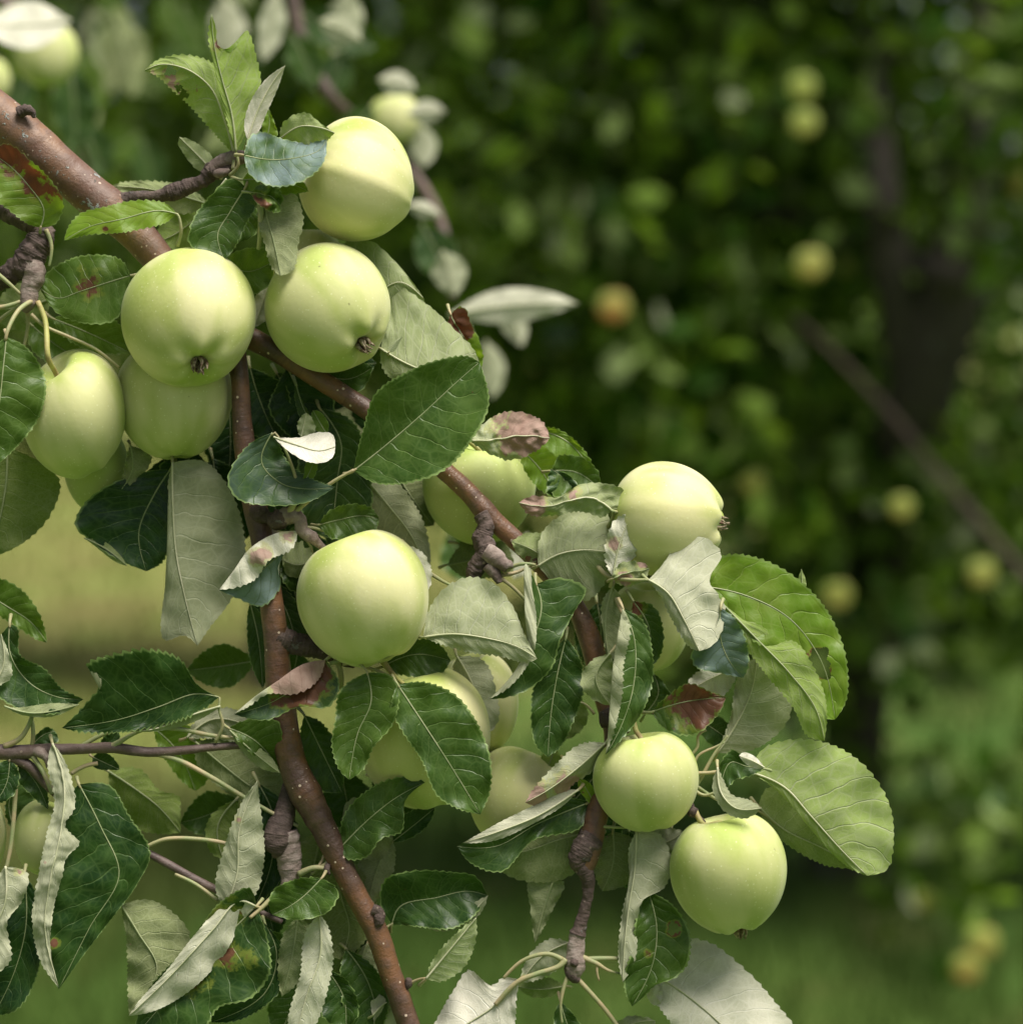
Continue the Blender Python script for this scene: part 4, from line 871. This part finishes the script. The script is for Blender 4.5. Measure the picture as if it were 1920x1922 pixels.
# grey underside leaf, hanging dark leaf
L('D', [(325,868),(326,960),(332,1040),(346,1110),(372,1212)], [(319,900),(316,1000),(312,1090),(313,1200),(348,1192)], [(385,868),(425,910),(452,975),(458,1055),(436,1120),(392,1180)], z=(-40,-30,-10), tone=.12, pale=.33, za=-.4, lab='large grey green leaf underside hanging straight down')
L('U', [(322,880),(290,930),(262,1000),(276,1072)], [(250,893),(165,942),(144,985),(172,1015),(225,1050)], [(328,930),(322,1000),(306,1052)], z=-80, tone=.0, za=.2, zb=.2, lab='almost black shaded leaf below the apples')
L('D', [(160,1010),(200,1030),(240,1062)], [(185,1010),(225,1040)], [(180,1025),(222,1056)], z=-66, tone=.4, pale=.2, nopet=True, teeth=.5)
L('D', [(246,836),(250,880),(230,918)], [(238,870),(232,900)], [(284,860),(262,896)], z=-66, tone=.05, pale=.1)
# pink curled leaf
L('U', [(560,996),(515,1050),(470,1085),(412,1107)], [(520,1000),(470,1028),(438,1072)], [(524,1060),(526,1100),(492,1136),(444,1120)], fa=[(548,1028),(505,1050),(478,1086)], z=(30,40,50), tone=.12, pale=1, zb=-.3, dry=[(488,1040,20,.75),(545,1005,16,.5)], fz=(14,20), lab='leaf with a cream and pink turned over margin')
# left edge leaves
Lf(B2,'U', [(78,428),(84,395),(56,350),(20,312),(-20,285)], [(55,420),(15,390),(-20,365)], [(104,420),(119,385),(98,342),(60,305),(15,272)], z=(30,46,40), tone=.62, za=.3, zb=.5, dry=[(70,340,36,.8),(20,290,44,.9),(108,360,24,.8)], lab='folded leaf with a scorched brown margin at the left edge')
Lf(B2,'U', [(246,518),(200,532),(150,548),(110,560),(76,540)], [(228,490),(180,480),(128,490),(90,515)], [(240,560),(215,600),(162,606),(112,588)], z=(0,10,0), tone=.36, dry=[(170,530,30,.4)], za=-.2, zb=.2, lab='flat mid green leaf tucked beside the big pale apple')
Lf(B2,'U', [(100,598),(160,622),(245,662)], [(140,590),(205,598),(240,625)], [(120,628),(180,660)], z=-90, tone=.45)
Lf(B2,'U', [(60,610),(110,650),(180,690)], [(90,600),(150,640)], [(60,650),(120,690)], z=-110, tone=.4)
Lf(B2,'U', [(14,632),(8,690),(0,760),(-20,840),(0,870)], [(-40,690),(-60,780),(-40,850)], [(52,655),(82,702),(86,736),(70,790),(38,832)], z=(84,96,90), tone=.25, za=-.2, zb=-.35, lab='dark glossy leaf in front at the left edge')
Lf(B2,'D', [(15,840),(14,900),(0,980),(-20,1045)], [(-60,900),(-60,980)], [(112,905),(92,970),(52,1012),(10,1036)], z=-60, tone=.22, pale=.0, lab='dark veined underside at the left edge')
Lf(B3,'U', [(-40,1105),(15,1138),(60,1168),(90,1206)], [(0,1088),(45,1112),(74,1152)], [(-10,1145),(35,1175),(70,1198)], z=0, tone=.42)
Lf(B3,'U', [(20,1172),(22,1230),(58,1282),(110,1308),(158,1312)], [(2,1200),(10,1258),(-8,1292),(40,1330),(115,1336)], [(32,1176),(38,1230),(84,1256),(118,1294)], z=(20,20,40), tone=.08, za=.3, lab='dark twisted leaf at the left edge')
Lf(B3,'D', [(10,1325),(60,1338),(150,1322)], [(30,1328),(100,1320)], [(40,1340),(100,1344)], z=44, tone=.3, pale=.3, teeth=.6, nopet=True)
Lf(B3,'D', [(-15,1290),(8,1250),(4,1190)], [(-12,1260),(-4,1210)], [(22,1270),(18,1230)], z=50, tone=.2, pale=.6, nopet=True)
Lf(B3,'U', [(412,1308),(370,1302),(300,1326),(225,1350),(118,1366)], [(372,1286),(338,1240),(280,1222),(220,1230),(166,1252),(192,1280),(164,1322)], [(384,1328),(330,1350),(250,1368),(180,1372)], z=(20,30,36), tone=.05, za=.4, zb=.1, teeth=2.0, pet=[(405,1392,6),(419,1360,16),(412,1330,20)], lab='dark strongly toothed leaf lying above the thin twig')
Lf(B3,'D', [(415,1325),(360,1342),(290,1368),(200,1372)], [(380,1332),(300,1352)], [(385,1345),(320,1368)], z=24, tone=.35, pale=.35, nopet=True, teeth=.5)
Lf(B3,'D', [(100,1394),(122,1470),(116,1560),(96,1650),(86,1740),(112,1852)], [(92,1430),(106,1500),(90,1570),(74,1650),(64,1720),(78,1800)], [(118,1420),(138,1478),(140,1515),(122,1550),(148,1582),(124,1612),(118,1640),(100,1710),(96,1780)], z=(30,70,60), tone=.12, pale=.5, crumple=.25, za=-.2, zb=-.5, lab='long narrow grey leaf curled lengthwise, hanging from the twig')
Lf(B3,'U', [(150,1472),(190,1550),(225,1640),(170,1740),(112,1856)], [(122,1500),(112,1600),(96,1700),(88,1780),(98,1830)], [(205,1474),(242,1530),(282,1602),(256,1662),(208,1726),(150,1802)], z=(20,24,30), tone=.05, za=.1, zb=-.15, dry=[(102,1770,9,.7)], lab='big dark green leaf at lower left behind the curled grey leaf')
Lf(B3,'D', [(12,1625),(12,1690),(-5,1740),(-10,1830)], [(-30,1700),(-40,1780)], [(52,1640),(42,1690),(14,1730),(20,1800)], z=60, tone=.1, pale=.45, dry=[(38,1636,9,.8)], nopet=True)
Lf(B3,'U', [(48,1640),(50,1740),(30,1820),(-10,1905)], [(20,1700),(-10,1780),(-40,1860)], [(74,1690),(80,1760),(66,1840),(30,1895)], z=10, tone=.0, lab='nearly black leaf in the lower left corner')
Lf(B3,'D', [(228,1697),(262,1752),(296,1815),(244,1904)], [(240,1760),(243,1850)], [(282,1690),(330,1718),(356,1755),(330,1830),(280,1880)], z=0, tone=.1, pale=.12, pet=[(222,1688,-10)])
Lf(B3,'D', [(205,1447),(255,1480),(300,1515),(340,1562)], [(215,1500),(250,1550),(290,1562)], [(262,1444),(300,1484),(336,1496),(338,1524)], z=-90, tone=.35, pale=0)
Lf(B3,'U', [(290,1366),(335,1410),(368,1484)], [(300,1400),(340,1460)], [(350,1360),(388,1420),(388,1465)], z=-100, tone=.55)
Lf(B3,'U', [(175,1420),(200,1432),(226,1444)], [(180,1440),(205,1444)], [(195,1412),(220,1430)], z=-20, tone=.1)
Lf(B3,'U', [(40,1432),(70,1470),(92,1518)], [(30,1450),(66,1496)], [(60,1448),(88,1486)], z=-10, tone=.1)
Lf(B3,'U', [(20,1425),(14,1470),(-10,1510)], [(36,1452),(26,1490)], [(-6,1440),(-20,1480)], z=10, tone=.03)
Lf(B3,'U', [(60,1400),(85,1378),(105,1372)], [(66,1384),(92,1366)], [(80,1398),(110,1388)], z=-20, tone=.05)
Lf(B3,'U', [(190,1400),(215,1385),(222,1372)], [(196,1384),(214,1372)], [(215,1398),(226,1384)], z=-30, tone=.1)
Lf(B3,'U', [(30,1560),(20,1500),(40,1470)], [(14,1530),(18,1490)], [(60,1520),(60,1480)], z=-90, tone=.15)
# lower left cluster on the hanging branch
L('D', [(480,1700),(452,1690),(400,1745),(320,1832),(243,1906)], [(430,1690),(372,1748),(312,1824),(258,1884)], [(462,1720),(415,1800),(352,1862),(290,1896)], z=(40,64,66), tone=.15, pale=.75, teeth=.3, lab='cream rolled margin of the red stained leaf')
L('U', [(482,1700),(440,1742),(380,1802),(310,1880),(250,1950)], [(470,1668),(420,1690),(350,1780),(280,1860)], [(500,1755),(506,1825),(470,1872),(410,1890),(380,1935),(310,1960)], z=(34,30,40), tone=.09, dry=[(425,1790,26,.62),(370,1840,28,.5),(470,1800,18,.5),(410,1720,40,.45)], lab='green leaf stained dark red in the lower left')
L('U', [(498,1732),(520,1790),(500,1860),(398,1918)], [(470,1800),(440,1860),(400,1900)], [(530,1780),(536,1840),(500,1884),(450,1912)], z=6, tone=.02)
L('D', [(424,1705),(446,1640),(450,1560),(484,1465)], [(408,1670),(424,1590),(452,1515)], [(476,1680),(495,1610),(492,1545),(486,1500)], z=(30,40,30), tone=.12, pale=.42, dry=[(448,1538,6,.8)], lab='narrow grey leaf standing on its tip left of the branch')
L('U', [(486,1470),(516,1540),(510,1620),(480,1700)], [(484,1520),(488,1600),(470,1670)], [(545,1520),(560,1590),(520,1660)], z=-40, tone=.0)
L('U', [(604,1648),(570,1682),(545,1700),(512,1716)], [(560,1650),(515,1672),(507,1696)], [(634,1672),(620,1706),(566,1724)], z=(40,50,60), tone=.22, za=.5, zb=.5, lab='small cupped leaf with a pale rim beside the branch')
L('D', [(600,1714),(602,1790),(576,1870),(548,1980)], [(576,1750),(566,1830),(544,1910)], [(612,1732),(624,1800),(614,1856),(590,1925)], z=(50,60,60), tone=.2, pale=.75, za=-.4, lab='pale cream leaf hanging at the bottom left of the branch')
L('D', [(560,1720),(550,1790),(530,1870)], [(536,1750),(524,1820)], [(590,1750),(575,1820)], z=20, tone=.2, pale=.2)
L('D', [(620,1590),(640,1680),(656,1740),(640,1800)], [(585,1660),(600,1740),(620,1790)], [(690,1650),(706,1730),(672,1778)], z=-40, tone=.12, pale=.05)
L('D', [(737,1572),(712,1620),(690,1700)], [(690,1590),(672,1640)], [(740,1620),(718,1676)], z=-50, tone=.08, pale=.2)
L('U', [(650,1780),(690,1840),(705,1900),(690,1960)], [(640,1830),(650,1900)], [(705,1820),(728,1890)], z=-30, tone=.12)
L('U', [(615,1820),(645,1870),(650,1930)], [(600,1850),(610,1910)], [(650,1840),(672,1900)], z=-10, tone=.1)
L('D', [(690,1770),(672,1840),(700,1900)], [(660,1800),(650,1860)], [(716,1800),(722,1860)], z=-60, tone=.15, pale=.3)
L('D', [(700,1905),(730,1880),(760,1940)], [(700,1880),(740,1862)], [(710,1930),(740,1950)], z=-20, tone=.1, pale=.5)
L('D', [(368,1392),(420,1436),(480,1480),(534,1502)], [(372,1430),(420,1480),(490,1514)], [(450,1388),(505,1430),(535,1470)], z=-70, tone=.1, pale=.1)
L('D', [(352,1384),(400,1350),(480,1366)], [(372,1352),(430,1330)], [(400,1384),(450,1388)], z=-60, tone=.1, pale=.4)
L('U', [(430,1366),(480,1390),(530,1450)], [(482,1348),(522,1356),(530,1400)], [(450,1390),(496,1430)], z=(10,16,-10), tone=.3)
L('D', [(432,1370),(475,1410),(526,1450)], [(470,1392),(512,1425)], [(448,1398),(490,1440)], z=20, tone=.25, pale=.2, nopet=True)
L('U', [(572,1342),(600,1400),(642,1486)], [(566,1400),(600,1480)], [(604,1358),(642,1430)], z=-30, tone=.1)
L('D', [(444,1500),(410,1550),(420,1612)], [(400,1530),(388,1560),(400,1600)], [(450,1530),(440,1590)], z=-50, tone=.3, pale=0)
L('U', [(470,1130),(486,1200),(494,1292)], [(466,1160),(472,1240)], [(500,1170),(506,1250)], z=-40, tone=.12)
L('U', [(540,1050),(556,1120),(580,1215)], [(528,1100),(536,1180)], [(580,1090),(600,1170)], z=-90, tone=.03)
L('U', [(500,1080),(540,1150),(560,1230)], [(510,1130),(530,1200)], [(540,1110),(575,1170)], z=-80, tone=.1)
# leaves under the centre apple
L('U', [(612,1238),(560,1286),(510,1318),(440,1340)], [(570,1246),(520,1278),(478,1308)], [(636,1290),(616,1325),(560,1326),(500,1350)], fa=[(592,1280),(556,1300),(500,1302),(470,1322)], z=(50,70,64), tone=.12, pale=.55, dry=[(560,1268,60,1.4)], fz=(12,20), lab='leaf with a wide rust pink folded margin crossing the branch')
L('U', [(690,1262),(697,1316),(672,1376),(656,1463)], [(640,1298),(632,1350),(625,1402),(642,1448)], [(735,1272),(748,1312),(734,1362),(700,1402),(680,1444)], z=(70,76,86), tone=.28, za=.2, zb=.3, pet=[(645,1246,40),(675,1246,60)], lab='deep green leaf with curled rim below the centre apple')
L('U', [(746,1284),(790,1350),(842,1430),(902,1528)], [(737,1330),(757,1372),(792,1424),(824,1494),(862,1516)], [(798,1282),(852,1304),(898,1364),(920,1432),(918,1484)], z=(80,92,96), tone=.17, za=.2, zb=-.05, lab='broad grey green glossy leaf lying over the yellow apple')
L('U', [(640,1590),(694,1536),(745,1496),(798,1468)], [(648,1530),(688,1486),(738,1462),(780,1460)], [(652,1610),(688,1606),(716,1572),(752,1560),(762,1500)], z=(10,30,50), tone=.16, za=-.2, zb=.3, wave=1.5)
L('U', [(736,1580),(775,1550),(816,1516)], [(742,1546),(785,1518)], [(764,1574),(802,1548)], z=-50, tone=.05)
L('D', [(640,1570),(690,1560),(738,1575)], [(660,1500),(720,1520)], [(660,1600),(715,1610)], z=-30, tone=.1, pale=.2)
L('U', [(716,1252),(780,1228),(846,1240)], [(760,1208),(815,1204)], [(760,1266),(820,1268)], z=-10, tone=.18)
L('D', [(858,1232),(888,1286),(912,1380)], [(850,1268),(868,1330)], [(905,1240),(930,1300),(932,1356)], z=-40, tone=.08, pale=.4)
L('U', [(736,1734),(750,1702),(820,1684),(880,1672),(914,1680)], [(716,1692),(724,1652),(770,1636),(850,1638),(892,1646)], [(772,1736),(850,1740),(888,1718)], z=(0,10,0), tone=.08, za=.5, zb=.5, lab='cupped grey rimmed leaf right of the lower branch')
L('D', [(790,1734),(850,1736),(916,1680)], [(820,1726),(880,1700)], [(830,1746),(896,1718)], z=14, tone=.1, pale=.35, nopet=True)
L('D', [(800,1836),(838,1790),(894,1722)], [(818,1796),(858,1752)], [(826,1840),(868,1816),(890,1770)], z=(34,40,40), tone=.6, pale=.65, za=.3, wave=.4, lab='small bright pale leaf on its own stalk low in the middle')
# leaves centre right
L('D', [(795,1196),(850,1190),(915,1198),(972,1214),(1008,1236)], [(806,1146),(835,1106),(880,1085),(925,1096),(962,1140),(986,1196)], [(830,1208),(880,1222),(940,1230),(990,1242)], z=(36,60,90), tone=.25, pale=.5, za=-.25, zb=-.2, lab='pale green leaf underside with arched veins right of the centre apple')
L('U', [(1006,1096),(1016,1136),(1000,1200),(966,1262),(918,1312)], [(986,1056),(984,1140),(988,1218),(950,1282)], [(1052,1086),(1098,1106),(1076,1150),(1050,1202),(1036,1250),(992,1292),(950,1308)], fa=[(1000,1090),(1006,1160),(1000,1226),(962,1282)], z=(40,60,50), tone=.14, pale=.5, zb=-.25, lab='dark glossy twisted leaf with a strong pale midrib')
L('D', [(1010,1062),(1050,1040),(1100,1032),(1140,1036)], [(1018,1002),(1058,966),(1108,958),(1136,962)], [(1028,1082),(1060,1112),(1096,1126),(1134,1092)], z=(16,26,30), tone=.22, pale=.35, lab='broad olive leaf underside in the middle right')
L('D', [(1030,1054),(996,1030),(960,1016)], [(1030,1010),(992,1002)], [(1006,1056),(975,1040)], z=0, tone=.35, pale=.2)
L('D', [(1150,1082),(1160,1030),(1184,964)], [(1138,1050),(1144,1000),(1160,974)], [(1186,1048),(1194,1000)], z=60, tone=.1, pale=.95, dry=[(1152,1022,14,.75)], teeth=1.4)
L('D', [(1150,1086),(1180,1074),(1220,1068)], [(1160,1062),(1205,1056)], [(1160,1096),(1200,1092)], z=66, tone=.3, pale=.3, dry=[(1170,1086,16,.8),(1205,1060,12,.8)], crumple=.5)
L('D', [(1148,958),(1110,934),(1075,938),(1030,950),(974,944)], [(1184,945),(1166,918),(1125,908),(1085,912),(1045,934),(1000,932)], [(1135,968),(1084,958),(1040,966),(1000,966)], z=(50,70,60), tone=.35, pale=.35, dry=[(990,948,34,1.2),(1075,930,14,.6)], crumple=.45, lab='leaf with a crisp dried and curled tip')
L('U', [(1000,806),(1060,826),(1124,905)], [(1040,805),(1090,840)], [(1010,830),(1060,880)], z=-60, tone=.62)
L('U', [(1036,884),(1080,886),(1126,918)], [(1050,858),(1095,862),(1122,888)], [(1040,930),(1085,925)], z=-10, tone=.3)
L('U', [(1045,935),(1060,905),(1034,880)], [(1030,925),(1030,895)], [(1090,930),(1070,895)], z=-6, tone=.05)
L('U', [(975,842),(1010,876),(1046,936)], [(980,868),(1012,916)], [(1012,836),(1048,870)], z=-40, tone=.72)
L('D', [(880,826),(925,826),(975,818),(1032,822)], [(905,800),(945,776),(990,778),(1018,795)], [(915,848),(955,862),(1000,848)], z=(0,20,10), tone=.35, pale=.7, dry=[(990,810,62,1.0)], crumple=.5, lab='pink withered leaf crumpled above the branch')
L('D', [(1216,1088),(1252,1112),(1284,1164),(1312,1222)], [(1238,1066),(1272,1024),(1312,1008),(1352,1042),(1330,1090),(1358,1140),(1350,1190),(1334,1212)], [(1236,1112),(1262,1162),(1294,1212)], z=(84,96,100), tone=.15, pale=.65, za=-.3, zb=-.8, lab='big cream grey leaf underside in front of the right hand apples')
L('U', [(1352,1140),(1352,1200),(1368,1240),(1394,1272)], [(1336,1190),(1298,1226),(1306,1250),(1350,1262)], [(1382,1168),(1400,1210),(1402,1250)], z=(80,70,60), tone=.10, pale=.8, za=.1, zb=.3)
L('U', [(1318,1100),(1400,1118),(1480,1160),(1540,1240),(1566,1350)], [(1345,1050),(1372,1042),(1425,1050),(1490,1084),(1552,1150),(1586,1240),(1584,1320)], [(1370,1165),(1440,1215),(1500,1225),(1526,1280),(1545,1346)], z=(10,24,20), tone=.75, za=-.15, zb=.25, holes=[(1532,1246,28)], lab='large bright green leaf with a hole near its outer margin')
L('D', [(1340,1118),(1420,1200),(1480,1262),(1530,1330),(1546,1390)], [(1385,1155),(1440,1188),(1442,1210),(1486,1204),(1526,1256),(1548,1320)], [(1390,1200),(1440,1266),(1492,1332),(1516,1380)], z=(30,50,50), tone=.75, pale=.2, za=-.3, zb=-.2, lab='light green folded lobe with a bite out of its margin')
L('D', [(1503,1115),(1504,1090),(1503,1068)], [(1496,1100)], [(1512,1100)], z=-10, tone=.6, pale=.3, teeth=0, nopet=True)
L('D', [(1346,1412),(1385,1352),(1410,1296),(1420,1236)], [(1372,1345),(1380,1290),(1398,1244)], [(1385,1412),(1440,1390),(1480,1342),(1478,1296),(1444,1250)], z=-20, tone=.15, pale=.4, lab='grey leaf underside hanging behind the bright green leaf')
L('D', [(1385,1252),(1330,1275),(1286,1300)], [(1340,1248),(1296,1275)], [(1360,1300),(1310,1318)], z=-50, tone=.1, pale=1)
L('U', [(1222,1336),(1280,1318),(1362,1308)], [(1252,1308),(1292,1284),(1334,1300)], [(1250,1368),(1300,1378),(1344,1342)], z=0, tone=.25, dry=[(1308,1324,48,1.15)], lab='rust brown patched leaf above the round green apple')
L('U', [(1210,1340),(1235,1300),(1225,1262)], [(1204,1310)], [(1262,1330),(1250,1290)], z=-70, tone=.15)
L('U', [(1310,1350),(1345,1372),(1384,1402)], [(1330,1340),(1375,1370)], [(1318,1380),(1350,1404)], z=-60, tone=.1)
L('U', [(1168,1140),(1190,1200),(1188,1290),(1162,1370),(1136,1416)], [(1160,1180),(1148,1260),(1143,1330),(1140,1380)], [(1206,1168),(1223,1228),(1220,1292),(1198,1345),(1166,1385)], fa=[(1180,1180),(1168,1250),(1166,1300),(1156,1350),(1142,1398)], z=(70,84,100), tone=.14, pale=.4, zb=-.3, lab='long hanging leaf with its left margin rolled forward')
L('U', [(1062,1196),(1045,1270),(1034,1340),(1028,1420)], [(1010,1268),(998,1340),(1008,1400)], [(1088,1240),(1094,1292),(1075,1352),(1048,1404)], z=10, tone=.1, za=.3, zb=.1, lab='narrow dark leaf with fine pale veins hanging in the middle')
L('D', [(1145,1226),(1118,1272),(1146,1324)], [(1108,1244),(1091,1282),(1112,1310)], [(1150,1250),(1150,1300)], z=44, tone=.3, pale=.3)
L('U', [(1188,1128),(1218,1180),(1214,1254)], [(1186,1180),(1196,1230)], [(1226,1140),(1243,1190),(1236,1232)], z=20, tone=.16, dry=[(1192,1140,18,.8)])
L('D', [(1150,1100),(1136,1160),(1144,1244)], [(1132,1130),(1132,1190)], [(1166,1130),(1168,1200)], z=24, tone=.2, pale=.25)
L('D', [(1405,1448),(1470,1476),(1520,1530),(1572,1588),(1626,1643)], [(1430,1408),(1490,1389),(1562,1400),(1622,1440),(1666,1510),(1674,1572),(1661,1632)], [(1462,1486),(1512,1545),(1560,1600),(1598,1630)], z=(34,44,40), tone=.66, pale=.32, za=-.2, zb=-.2, lab='outermost broad light green leaf on the right')
L('D', [(1422,1512),(1470,1556),(1540,1590),(1612,1630)], [(1440,1480),(1500,1492),(1560,1560),(1596,1606)], [(1440,1552),(1490,1592),(1550,1622),(1590,1628)], z=(-10,-4,0), tone=.3, pale=.1)
L('U', [(1432,1442),(1400,1438),(1372,1430),(1352,1474)], [(1400,1424),(1374,1409),(1352,1436)], [(1402,1456),(1378,1462),(1362,1478)], z=(70,84,90), tone=.12)
L('D', [(1434,1440),(1412,1428),(1386,1418)], [(1410,1416),(1394,1412)], [(1420,1442),(1400,1434)], z=94, tone=.1, pale=1, nopet=True, teeth=.4)
L('D', [(1346,1440),(1354,1490),(1380,1516),(1428,1516)], [(1338,1482),(1366,1526),(1400,1534)], [(1356,1464),(1372,1492),(1405,1502)], z=(90,104,120), tone=.15, pale=.35, wave=.4)
L('D', [(1136,1394),(1085,1440),(1032,1480),(986,1506)], [(1090,1398),(1040,1440),(1004,1480)], [(1116,1440),(1075,1470),(1040,1508),(1010,1512)], z=(40,50,50), tone=.1, pale=.45, zb=-1.2, dry=[(1000,1496,30,1.2),(1070,1484,36,.9)], lab='grey leaf with a dark red brown shrivelled edge')
L('D', [(1085,1482),(1010,1530),(930,1562),(868,1582)], [(1050,1484),(1000,1512),(940,1542),(890,1570)], [(1060,1508),(1000,1545),(930,1576)], z=(30,50,56), tone=.05, pale=.6, teeth=.4, lab='wavy grey rolled leaf margin')
L('U', [(1108,1505),(1010,1545),(930,1588),(858,1588)], [(1060,1500),(990,1532),(920,1560)], [(1090,1550),(1000,1575),(940,1634),(888,1620)], z=(6,20,36), tone=.12)
L('U', [(1120,1520),(1100,1480),(1086,1462)], [(1100,1500),(1086,1478)], [(1118,1490),(1104,1468)], z=10, tone=.85)
L('D', [(1116,1560),(1060,1572),(990,1596),(932,1606)], [(1060,1548),(985,1548),(940,1572)], [(1104,1610),(1060,1646),(990,1652),(944,1634)], z=(-16,0,0), tone=.12, pale=.12, lab='dull olive leaf underside behind the dark knobbly twig')
L('D', [(1040,1648),(1022,1700),(1004,1768)], [(994,1656),(997,1706)], [(1056,1656),(1034,1710)], z=-30, tone=.15, pale=.2)
L('D', [(1150,1560),(1150,1620),(1130,1672)], [(1120,1590),(1118,1640)], [(1192,1580),(1186,1650)], z=-24, tone=.08, pale=.1)
L('D', [(1194,1560),(1191,1630),(1180,1700),(1172,1770),(1168,1842)], [(1182,1590),(1180,1650),(1168,1720),(1162,1790)], [(1236,1566),(1258,1620),(1246,1664),(1204,1692),(1194,1740),(1192,1790),(1180,1825)], z=(20,40,50), tone=.1, pale=.45, za=-.6, zb=-.3, lab='grey leaf underside with a long narrow folded tail')
L('U', [(1216,1672),(1232,1740),(1224,1810),(1186,1888)], [(1196,1720),(1188,1780),(1172,1836),(1176,1866)], [(1262,1700),(1292,1752),(1286,1812),(1268,1832),(1226,1850),(1205,1872)], z=(10,30,40), tone=.2, holes=[(1264,1742,12)], dry=[(1216,1790,10,.6)], lab='green leaf with an eaten hole and a pointed tip near the bottom')
L('D', [(1236,1832),(1300,1876),(1365,1935),(1420,2010)], [(1270,1764),(1330,1770),(1385,1810),(1445,1872),(1500,1960)], [(1225,1860),(1262,1920),(1310,1980)], z=(-10,0,0), tone=.1, pale=.85, za=-.7, zb=.2, lab='big silvery leaf underside at the bottom right')
L('D', [(1215,1850),(1228,1866),(1240,1882)], [(1214,1866),(1226,1884)], [(1230,1846),(1242,1864)], z=10, tone=.05, pale=.6, crumple=.4, nopet=True)
L('D', [(975,1838),(930,1885),(870,1925),(790,1975)], [(946,1836),(925,1850),(880,1822),(852,1860),(822,1912)], [(968,1870),(962,1925),(900,1970)], z=(20,10,10), tone=.05, pale=.95, za=-.8, zb=.2, lab='silvery folded leaf at the bottom centre')
L('D', [(1068,1768),(1020,1792),(978,1842)], [(1030,1764),(990,1800)], [(1056,1806),(1010,1836)], z=-30, tone=.15, pale=.5)
L('D', [(1060,1850),(1010,1856),(970,1850)], [(1030,1836),(990,1836)], [(1040,1866),(995,1868)], z=-60, tone=.3, pale=.1)
L('U', [(1052,1880),(1062,1915),(1090,1970)], [(1040,1905),(1056,1950)], [(1072,1900),(1098,1945)], z=20, tone=.1)
L('D', [(1160,1970),(1180,1925),(1230,1915)], [(1150,1930),(1180,1908)], [(1190,1960),(1220,1940)], z=0, tone=.15, pale=.3)
L('D', [(1215,1562),(1245,1580),(1282,1560)], [(1225,1555),(1260,1556)], [(1230,1590),(1266,1592)], z=-40, tone=.1, pale=.6)
L('D', [(1260,1555),(1262,1600),(1250,1640)], [(1235,1580),(1240,1620)], [(1285,1580),(1275,1620)], z=-50, tone=.1, pale=.4)
# added filler foliage, mostly toned near black to stand for the bough's inner shade
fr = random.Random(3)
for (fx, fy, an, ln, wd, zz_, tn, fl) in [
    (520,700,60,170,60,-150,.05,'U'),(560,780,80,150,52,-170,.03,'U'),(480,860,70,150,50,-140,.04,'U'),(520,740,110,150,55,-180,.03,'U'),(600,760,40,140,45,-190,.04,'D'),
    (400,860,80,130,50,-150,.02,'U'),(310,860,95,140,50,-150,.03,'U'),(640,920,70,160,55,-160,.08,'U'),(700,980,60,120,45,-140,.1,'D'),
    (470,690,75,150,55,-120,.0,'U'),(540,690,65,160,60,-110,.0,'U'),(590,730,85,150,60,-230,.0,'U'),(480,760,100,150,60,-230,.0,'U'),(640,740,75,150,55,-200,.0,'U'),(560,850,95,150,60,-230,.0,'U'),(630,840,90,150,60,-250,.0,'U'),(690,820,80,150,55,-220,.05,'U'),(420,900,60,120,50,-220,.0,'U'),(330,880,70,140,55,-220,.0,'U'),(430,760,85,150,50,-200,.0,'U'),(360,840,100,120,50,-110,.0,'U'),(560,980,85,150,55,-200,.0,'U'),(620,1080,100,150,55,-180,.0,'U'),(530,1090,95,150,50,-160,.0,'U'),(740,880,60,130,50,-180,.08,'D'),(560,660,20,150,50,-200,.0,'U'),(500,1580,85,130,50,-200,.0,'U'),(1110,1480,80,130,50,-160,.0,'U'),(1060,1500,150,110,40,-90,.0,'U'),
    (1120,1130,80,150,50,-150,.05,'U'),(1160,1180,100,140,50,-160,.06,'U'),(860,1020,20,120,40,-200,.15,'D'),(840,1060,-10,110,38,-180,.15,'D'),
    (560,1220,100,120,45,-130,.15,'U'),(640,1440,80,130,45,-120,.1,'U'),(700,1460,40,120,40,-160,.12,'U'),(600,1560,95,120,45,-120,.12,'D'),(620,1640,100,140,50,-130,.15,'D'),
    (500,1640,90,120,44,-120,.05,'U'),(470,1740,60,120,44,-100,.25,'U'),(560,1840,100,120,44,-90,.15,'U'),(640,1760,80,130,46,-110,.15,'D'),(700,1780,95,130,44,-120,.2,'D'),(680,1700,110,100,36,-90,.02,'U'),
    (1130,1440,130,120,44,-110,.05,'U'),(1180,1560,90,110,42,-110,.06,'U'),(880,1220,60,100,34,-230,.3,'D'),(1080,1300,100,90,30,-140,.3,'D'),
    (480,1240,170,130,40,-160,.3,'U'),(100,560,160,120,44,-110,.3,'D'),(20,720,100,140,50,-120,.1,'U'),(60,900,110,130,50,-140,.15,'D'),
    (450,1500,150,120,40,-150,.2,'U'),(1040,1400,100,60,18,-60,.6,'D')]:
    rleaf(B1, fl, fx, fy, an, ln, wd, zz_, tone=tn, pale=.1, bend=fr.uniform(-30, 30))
